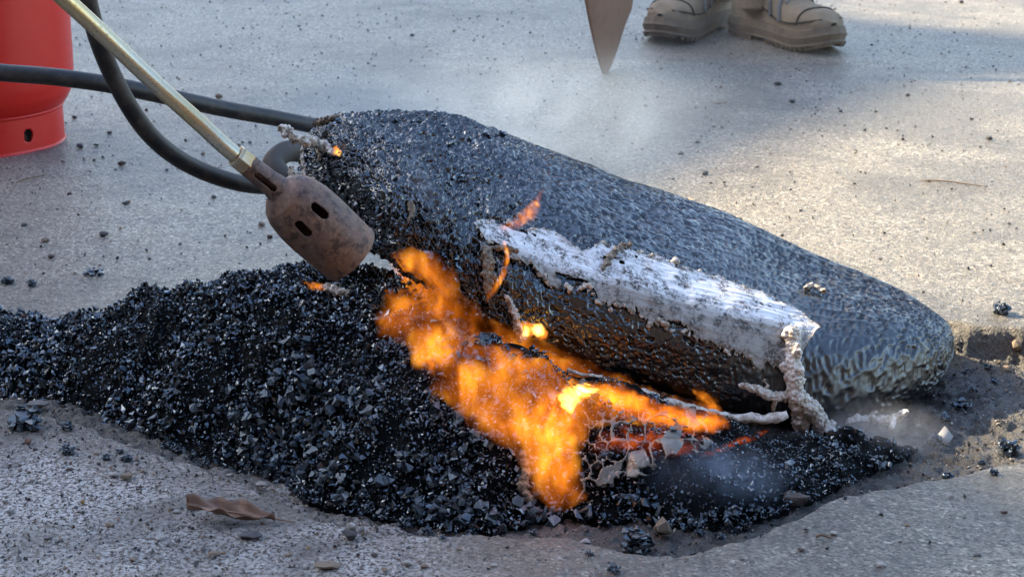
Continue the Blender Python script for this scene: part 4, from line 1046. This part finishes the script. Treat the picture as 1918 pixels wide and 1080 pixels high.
# twigs and splinters
tw_m = mat_simple("dry_twig", (.20, .13, .08), .8)
for k, (x0, y0, x1, y1, lab) in enumerate(((1728, 340, 1850, 352, "thin brown twig lying on the sunlit far road"), (30, 345, 85, 330, "short brown twig beside the red cylinder"), (1528, 1008, 1560, 1012, "orange splinter on the near pale road"), (640, 925, 662, 935, "pale straw stuck at the foot of the heap"))):
    a, b = hit(x0, y0, "gm")[0], hit(x1, y1, "gm")[0]; up_ = Vector((0, 0, .002))
    o_ = link("twig", tube_mesh("twig", [a + up_, a.lerp(b, .35) + up_ * 2, a.lerp(b, .7) + up_ * 1.4, b + up_], [.0009, .0012, .0010, .0006], 7, 24), tw_m); tag(o_, lab, "twig")
ch = link("plastic_shred", fast_mesh("plastic_shred", np.array([tuple(hit(px, py, "gm")[0] + Vector((0, 0, z))) for px, py, z in ((1748, 828, .003), (1768, 815, .010), (1785, 824, .004), (1775, 838, .002))]), np.array([(0, 1, 2, 3)])), white); ch.modifiers.new("t", 'SOLIDIFY').thickness = .0008
tag(ch, "white shred of plastic beside a black crumb on the pothole floor", "plastic shred")
# fine grit nobody could count
def grit(name, n, xr, yr, fn, rmin, rmax, dark=.3, lab="", seed=1):
    X = rng.uniform(*xr, n); Y = rng.uniform(*yr, n)
    keep_ = fn(X, Y); X, Y = X[keep_], Y[keep_]
    Z, dep, sd = ground_h(X, Y)
    rad_ = rmin + (rmax - rmin) * rng.random(len(X)) ** 3
    pal = np.array([(.05, .05, .055), (.025, .024, .024), (.20, .19, .18), (.32, .30, .27), (.30, .20, .12), (.16, .10, .07), (.48, .46, .42), (.11, .10, .095)])
    pr = np.array([dark * .6, dark * .4, .22, .14, .10, .12, .05, .2]); pr /= pr.sum()
    me = stones_mesh(name, np.stack([X, Y, Z + rad_ * .25], 1), rad_, pal[rng.choice(len(pal), len(X), p=pr)] * rng.uniform(.7, 1.2, (len(X), 1)), VARG)
    o_ = link(name, me, M["stone"]); return tag(o_, lab, "grit", kind="stuff")
grit("grit", 17000, (-.56, .62), (1.42, 2.2), lambda x, y: (ground_h(x, y, False)[1] > .3) & (poly_sd(x, y, mound_poly) < .02), .0008, .0042, .7, "mixed grit covering the pothole floor around the heap")
grit("grit", 11000, (-.56, .25), (1.40, 1.95), lambda x, y: (ground_h(x, y, False)[1] < .4) & (rng.random(len(x)) < sstep(.12, -.35, x)), .0007, .0034, .5, "speckled loose grit on the near left road edge")
grit("grit", 9500, (-1.2, 1.3), (1.35, 5.2), lambda x, y: (ground_h(x, y, False)[1] < .3), .0006, .0044, 1.6, "sparse dark grit strewn over the whole road")

# ------------------------------------------------------------------ flames: glowing bodies of gas with real thickness
def flame_mesh(name, poly, tmax, Yfun, step=5.0, shrink=1.0):
    poly = np.array(poly, float)
    x0, y0 = poly.min(0) - step; x1, y1 = poly.max(0) + step
    gx_ = np.arange(x0, x1 + step, step); gy_ = np.arange(y0, y1 + step, step)
    PX, PY = np.meshgrid(gx_, gy_, indexing='ij')
    ext = min(x1 - x0, y1 - y0); wa = min(9.0, ext * .06)
    WX = PX + wa * fbm(PX / 26, PY / 34, 3, 201); WY = PY + wa * fbm(PX / 26, PY / 34, 3, 211)
    sd = poly_sd(WX, WY, [tuple(p) for p in poly])
    dm = min(max(sd.max(), 1e-3), 38.0)
    sq = np.clip(sd / dm, 0, 1); th_ = tmax * sq
    gx2 = np.arange(x0, x1 + 24, 12.0); gy2 = np.arange(y0, y1 + 24, 12.0)
    YG = np.array([[Yfun(a, b) for b in gy2] for a in gx2])
    for _ in range(4):
        E = np.pad(YG, 1, mode='edge'); YG = np.minimum((E[1:-1, 1:-1] * 2 + E[2:, 1:-1] + E[:-2, 1:-1] + E[1:-1, 2:] + E[1:-1, :-2]) / 6, YG + .004)
    def ysm(px, py):
        a, b = (px - x0) / 12, (py - y0) / 12; i_, j_ = min(int(a), len(gx2) - 2), min(int(b), len(gy2) - 2); a -= i_; b -= j_
        return (YG[i_, j_] * (1 - a) + YG[i_ + 1, j_] * a) * (1 - b) + (YG[i_, j_ + 1] * (1 - a) + YG[i_ + 1, j_ + 1] * a) * b
    Q = grid_quads(*PX.shape); ok_ = (sd.ravel()[Q] > -step * .75).all(1); Q = Q[ok_]
    F = np.zeros(PX.shape + (3,)); Bk = np.zeros_like(F)
    used = np.unique(Q)
    for u in used:
        i, j = divmod(int(u), PX.shape[1]); px, py = PX[i, j], PY[i, j]
        Y = ysm(px, py); p = at_y(px, py, Y); d = ray(px, py).normalized()
        t = max(th_[i, j], .0002)
        F[i, j] = tuple(p - d * t); Bk[i, j] = tuple(p + d * t)
    idx = -np.ones(PX.size, int); idx[used] = np.arange(len(used))
    n = len(used); Qf = idx[Q]
    V = np.concatenate([F.reshape(-1, 3)[used], Bk.reshape(-1, 3)[used]])
    from collections import Counter
    cnt = Counter()
    for q in Qf:
        for a, b in zip(q, np.roll(q, -1)): cnt[(min(a, b), max(a, b))] += 1
    side = []
    for q in Qf:
        for a, b in zip(q, np.roll(q, -1)):
            if cnt[(min(a, b), max(a, b))] == 1: side.append((b, a, a + n, b + n))
    allq = np.concatenate([Qf, Qf[:, ::-1] + n, np.array(side)])
    return fast_mesh(name, V, allq[:, ::-1].copy())
def surf_y(gap):
    cache = {}
    def f_(px, py):
        k = (round(px / 12), round(py / 12))
        if k not in cache: cache[k] = hit(px, py, "gms")[0].y
        return cache[k] - gap
    return f_
def lin_y(y0, Y0, y1, Y1): return lambda px, py: Y0 + (Y1 - Y0) * (py - y0) / (y1 - y0)
def flame(name, polyg, tmax, Yf, mat, label, group=None, step=5.0):
    me = flame_mesh(name, polyg, tmax, Yf, step)
    n = len(me.vertices); co = np.empty(n * 3, np.float32); me.vertices.foreach_get("co", co); co = co.reshape(-1, 3)
    base = co[np.argmin(co[:, 2])].copy(); me.vertices.foreach_set("co", (co - base).ravel()); me.update()
    o_ = link(name, me, mat, None, tuple(base)); return tag(o_, label, "flame", group)
FM = mat_flame("fire_body", 12.5, .34, .70, (22, 22, 10), 2.0, smoke=3)
FH = mat_flame("fire_hot", 190, .25, .62, (34, 34, 20), 5.0, hot=(1, .50, .09))
FR = mat_flame("fire_red", 17, .30, .75, (30, 30, 15), 9.0, col=(1, .10, .006), hot=(1, .20, .012), smoke=4)
FS = mat_flame("fire_tongue", 48, .25, .7, (50, 50, 22), 4.0, col=(1, .20, .01), hot=(1, .36, .03))
main_poly = [(722, 474), (770, 462), (815, 474), (852, 510), (872, 552), (915, 590), (965, 615), (1010, 632), (1080, 665), (1150, 695), (1230, 730), (1310, 752), (1375, 775), (1372, 800), (1310, 812), (1230, 800), (1160, 795), (1110, 805), (1094, 850), (1090, 895), (1104, 935), (1070, 956), (1030, 960), (998, 930), (976, 880), (962, 845), (915, 825),
             (872, 795), (832, 755), (795, 720), (770, 685), (762, 655), (735, 640), (705, 632), (698, 596), (722, 555)]
flame("fire", main_poly, .026, surf_y(.030), FM, "broad translucent orange fire spreading between the block and the heap", step=3.5)
flame("flame", [(985, 780), (1010, 730), (1050, 715), (1080, 735), (1085, 790), (1070, 840), (1066, 890), (1078, 925), (1050, 930), (1025, 890), (1018, 845), (975, 830), (930, 800), (945, 785)], .016, surf_y(.032), mat_flame("fire_core", 22, .34, .70, (30, 30, 15), 7.0), "bright orange flame column licking up the middle of the fire", step=3.5)
flame("flame", [(1044, 738), (1060, 722), (1095, 718), (1124, 728), (1104, 744), (1084, 756), (1070, 775), (1048, 760)], .012, surf_y(.046), FH, "yellow-white hot flame below the plastic hem", step=3)
flame("flame", [(1095, 722), (1140, 718), (1200, 738), (1260, 758), (1340, 770), (1372, 788), (1340, 812), (1270, 806), (1200, 790), (1150, 785), (1110, 780), (1080, 790)], .018, lin_y(720, 1.80, 810, 1.75), mat_flame("fire_low", 40, .32, .70, (26, 26, 14), 3.0, col=(1, .17, .008), hot=(1, .27, .015)), "low orange flame running under the plastic hem", step=4)
flame("flame", [(1296, 728), (1320, 732), (1352, 760), (1360, 775), (1330, 772), (1298, 752)], .009, surf_y(.010), FS, "short orange flame behind the plastic hem", step=3)
flame("flame", [(1300, 850), (1340, 838), (1400, 812), (1446, 802), (1420, 822), (1370, 842), (1320, 856)], .007, surf_y(.012), FR, "thin red flame lying on the mix under the block", step=3)
flame("flame", [(1095, 850), (1130, 800), (1200, 790), (1300, 790), (1340, 800), (1300, 850), (1230, 860), (1150, 850)], .012, surf_y(.022), mat_flame("fire_dim", 12, .36, .78, (34, 34, 18), 11.0, col=(1, .10, .006), hot=(1, .18, .01)), "dim red glow of fire over the web of melted film", step=3.5)
flame("flame", [(1024, 350), (1012, 392), (1000, 412), (978, 428), (945, 432), (930, 428), (950, 415), (985, 388), (1005, 366)], .006, surf_y(.008), FS, "pointed orange flame rising from the white film", step=2.5)
flame("flame", [(940, 450), (950, 448), (957, 480), (950, 515), (930, 548), (912, 566), (910, 548), (925, 530), (940, 500), (945, 475)], .0055, surf_y(.010), FS, "slim curved flame dripping down below the white film", step=2.5)
flame("flame", [(972, 606), (985, 600), (998, 604), (1015, 606), (1027, 622), (1024, 636), (1012, 638), (1000, 628), (988, 638), (974, 632)], .0075, surf_y(.012), FH, "small white-hot flame at the tip of a melted plastic finger", step=2.5)
flame("flame", [(562, 522), (590, 528), (612, 532), (650, 530), (632, 542), (605, 548), (585, 545), (570, 536)], .007, surf_y(.008), FS, "small orange flame on the heap under the torch mouth", step=2.5)
flame("flame", [(622, 276), (630, 272), (640, 284), (636, 294), (626, 290)], .004, surf_y(.010), FH, "tiny flame on the crust at the block's raised end", step=2)
flame("flame", [(1276, 380), (1290, 369), (1298, 370), (1295, 387)], .003, surf_y(.004), FH, "tiny pale flame on the back edge of the block", step=2)
flame("flame", [(792, 668), (805, 660), (818, 680), (815, 705), (800, 700)], .006, surf_y(.010), FS, "small orange flame on the face of the heap", step=3)
flame("flame", [(690, 500), (712, 505), (728, 522), (705, 530), (692, 518)], .004, surf_y(.006), FS, "small flame behind the torch mouth under the block", step=2.5)
# flake of film hanging in the fire, scorched bits in it
fk = link("film_flake", fast_mesh("film_flake", np.array([tuple(at_y(px, py, hit(px, py)[0].y - .018)) for px, py in ((908, 660), (930, 640), (955, 668), (945, 688), (918, 700))]), np.array([(0, 1, 2, 3, 4)])), skin); fk.modifiers.new("t", 'SOLIDIFY').thickness = .0012
tag(fk, "grey flake of plastic film held up in the fire", "plastic flake")
loose = [("melted crust lumps strung along the crack above the fire", [[(760, 605, 7), (800, 600, 9), (826, 595, 9)], [(832, 608, 10), (848, 628, 12), (870, 645, 10), (892, 655, 8)]]),
         ("tan melted plastic lump on top of the heap below the torch", [[(612, 548, 10), (632, 552, 12), (655, 558, 9)]]),
         ("small twisted plastic finger in the middle of the fire", [[(1076, 745, 6), (1084, 735, 7), (1090, 720, 6)]]),
         ("scorched brown plastic scrap at the foot of the fire", [[(975, 862, 10), (985, 885, 8), (975, 915, 11), (988, 935, 9)]])]
for k, (lab, paths) in enumerate(loose):
    sp = []
    for q, p in enumerate(paths): sp += chain(p, "gms", .003, 1.0, 300 + k * 7 + q)
    tag(link("plastic_scrap", blob_mesh("plastic_scrap", sp, seed=60 + k), crust_dark if k != 1 else M["crust"]), lab, "melted plastic")

# ------------------------------------------------------------------ smoke
def smoke(name, c, sx_, sy_, sz_, mat, label, rot=(0, 0, 0)):
    bm = bmesh.new(); bmesh.ops.create_icosphere(bm, subdivisions=3, radius=1)
    for v in bm.verts: v.co = Vector((v.co.x * sx_, v.co.y * sy_, v.co.z * sz_))
    o_ = link(name, bm_mesh(name, bm, True), mat, None, tuple(c)); o_.rotation_euler = rot
    return tag(o_, label, "smoke", kind="stuff")
SM = mat_smoke("drifting_smoke", 4.6, 9, .36, .70, (.68, .82, 1.0)); SD = mat_smoke("dense_smoke", 16, 38, .34, .68, (.72, .82, 1.0))
smoke("smoke", at_y(930, 235, 2.36), .40, .20, .13, SM, "thin bluish smoke drifting over the back of the block")
smoke("smoke", at_y(1320, 60, 3.3), .40, .25, .20, mat_smoke("far_smoke", .3, 6, .36, .72), "faint smoke drifting past the worker's boots")
h1 = hit(790, 350)[0]; smoke("smoke", h1 + Vector((0, -.02, .01)), .018, .014, .060, SD, "small blue wisp of smoke on the block's raised end", (0, R(-20), 0))
smoke("smoke", at_y(1330, 895, 1.68), .085, .035, .040, mat_smoke("low_smoke", 24, 22, .30, .66, (.62, .76, 1.0)), "blue smoke pooling under the front of the block")
smoke("smoke", at_y(1650, 815, 1.84), .080, .04, .042, mat_smoke("grey_smoke", 26, 20, .30, .68, (.85, .85, .88)), "grey smoke rising beside the block's low end")

# ------------------------------------------------------------------ added unseen blockers that shape the light on the road
D_B = 14.0; tanE = math.tan(SUN_EL)
latv = Vector((.37, .93, 0)).normalized()
prof_u = [-14, -3, .9, 1.25, 1.5, 1.75, 2.05, 2.46, 3.0, 3.55, 3.90, 4.10, 4.25, 4.80, 6.0, 14]
prof_s = [2.0, 1.6, .60, .35, .15, -.20, -.55, -.86, -.72, -.60, -.20, -.30, -.95, -1.15, -1.0, -1.0]  # roofline of the added blocker, worked back from the wanted shadow outline
bV, n_p = [], len(prof_u)
for dd in (0, 6.0):
    for u_, s_ in zip(prof_u, prof_s): bV.append(tuple(SUN_AZ * (D_B + dd) + latv * u_ + Vector((0, 0, (s_ + D_B) * tanE))))
    for u_ in prof_u: bV.append(tuple(SUN_AZ * (D_B + dd) + latv * u_))
fw, fr = [], []
for i in range(n_p - 1):
    fw += [(n_p + i, n_p + i + 1, i + 1, i), (3 * n_p + i, 2 * n_p + i, 2 * n_p + i + 1, 3 * n_p + i + 1)][:1] + [(3 * n_p + i + 1, 3 * n_p + i, 2 * n_p + i, 2 * n_p + i + 1)]
    fr.append((i, i + 1, 2 * n_p + i + 1, 2 * n_p + i))
fw += [(n_p, 0, 2 * n_p, 3 * n_p), (2 * n_p - 1, 4 * n_p - 1, 3 * n_p - 1, n_p - 1)]
light_blocker = empty("light_blocker", SUN_AZ * D_B)
plaster = mat_simple("grey_render", (.30, .28, .25), .9, 0, (.24, .22, .20), 3, .3)
for nm, fc, mt_ in (("wall", fw, plaster), ("roof", fr, mat_simple("brown_roof_tile", (.16, .08, .05), .8))):
    me = bpy.data.meshes.new(nm); me.from_pydata(bV, [], fc); o_ = link(nm, me, mt_, light_blocker); o_.matrix_parent_inverse = Matrix.Translation(-light_blocker.location)
tag(light_blocker, "added grey sun blocker out of view, its roofline cut to the wanted shadow", "light_blocker")

# added unseen brick front behind the camera, blocks that side's sky to darken reflections
def box_bm(bm, lo_, hi_):
    m_ = Matrix.Translation([(a + b) / 2 for a, b in zip(lo_, hi_)]) @ Matrix.Diagonal([b - a for a, b in zip(lo_, hi_)] + [1])
    bmesh.ops.create_cube(bm, size=1, matrix=m_)
bh = empty("sky_blocker", (0, -4.2, 0))
brick = mat_simple("dark_brick", (.11, .06, .045), .9, 0, (.07, .04, .03), 6, .4); frame_m = mat_simple("white_frame", (.6, .6, .58), .5); glass_m = mat_simple("dark_glass", (.02, .022, .025), .08)
bm = bmesh.new(); box_bm(bm, (-9, -6, 0), (9, 0, 7.4)); link("wall", bm_mesh("wall", bm), brick, bh)
bm = bmesh.new(); vs_ = [bm.verts.new(p) for p in ((-9.4, .5, 7.3), (9.4, .5, 7.3), (9.4, -3, 9.8), (-9.4, -3, 9.8), (-9.4, -6.5, 7.3), (9.4, -6.5, 7.3))]
for q in ((0, 1, 2, 3), (3, 2, 5, 4), (0, 4, 5, 1), (0, 3, 4), (1, 5, 2)): bm.faces.new([vs_[k] for k in q])
link("roof", bm_mesh("roof", bm), mat_simple("slate_roof", (.06, .06, .065), .7), bh)
for zz in (1.0, 4.2):
    for xx in (-7, -4.2, -1.4, 1.4, 4.2, 7):
        bm = bmesh.new(); box_bm(bm, (xx - .6, -.05, zz), (xx + .6, .03, zz + 1.6)); wo = link("window", bm_mesh("window", bm), frame_m, bh)
        bm = bmesh.new(); box_bm(bm, (xx - .52, -.02, zz + .08), (xx + .52, .045, zz + 1.52)); link("pane", bm_mesh("pane", bm), glass_m, wo)
tag(bh, "added dark brick sky blocker with white window frames, out of view behind the camera", "light_blocker")
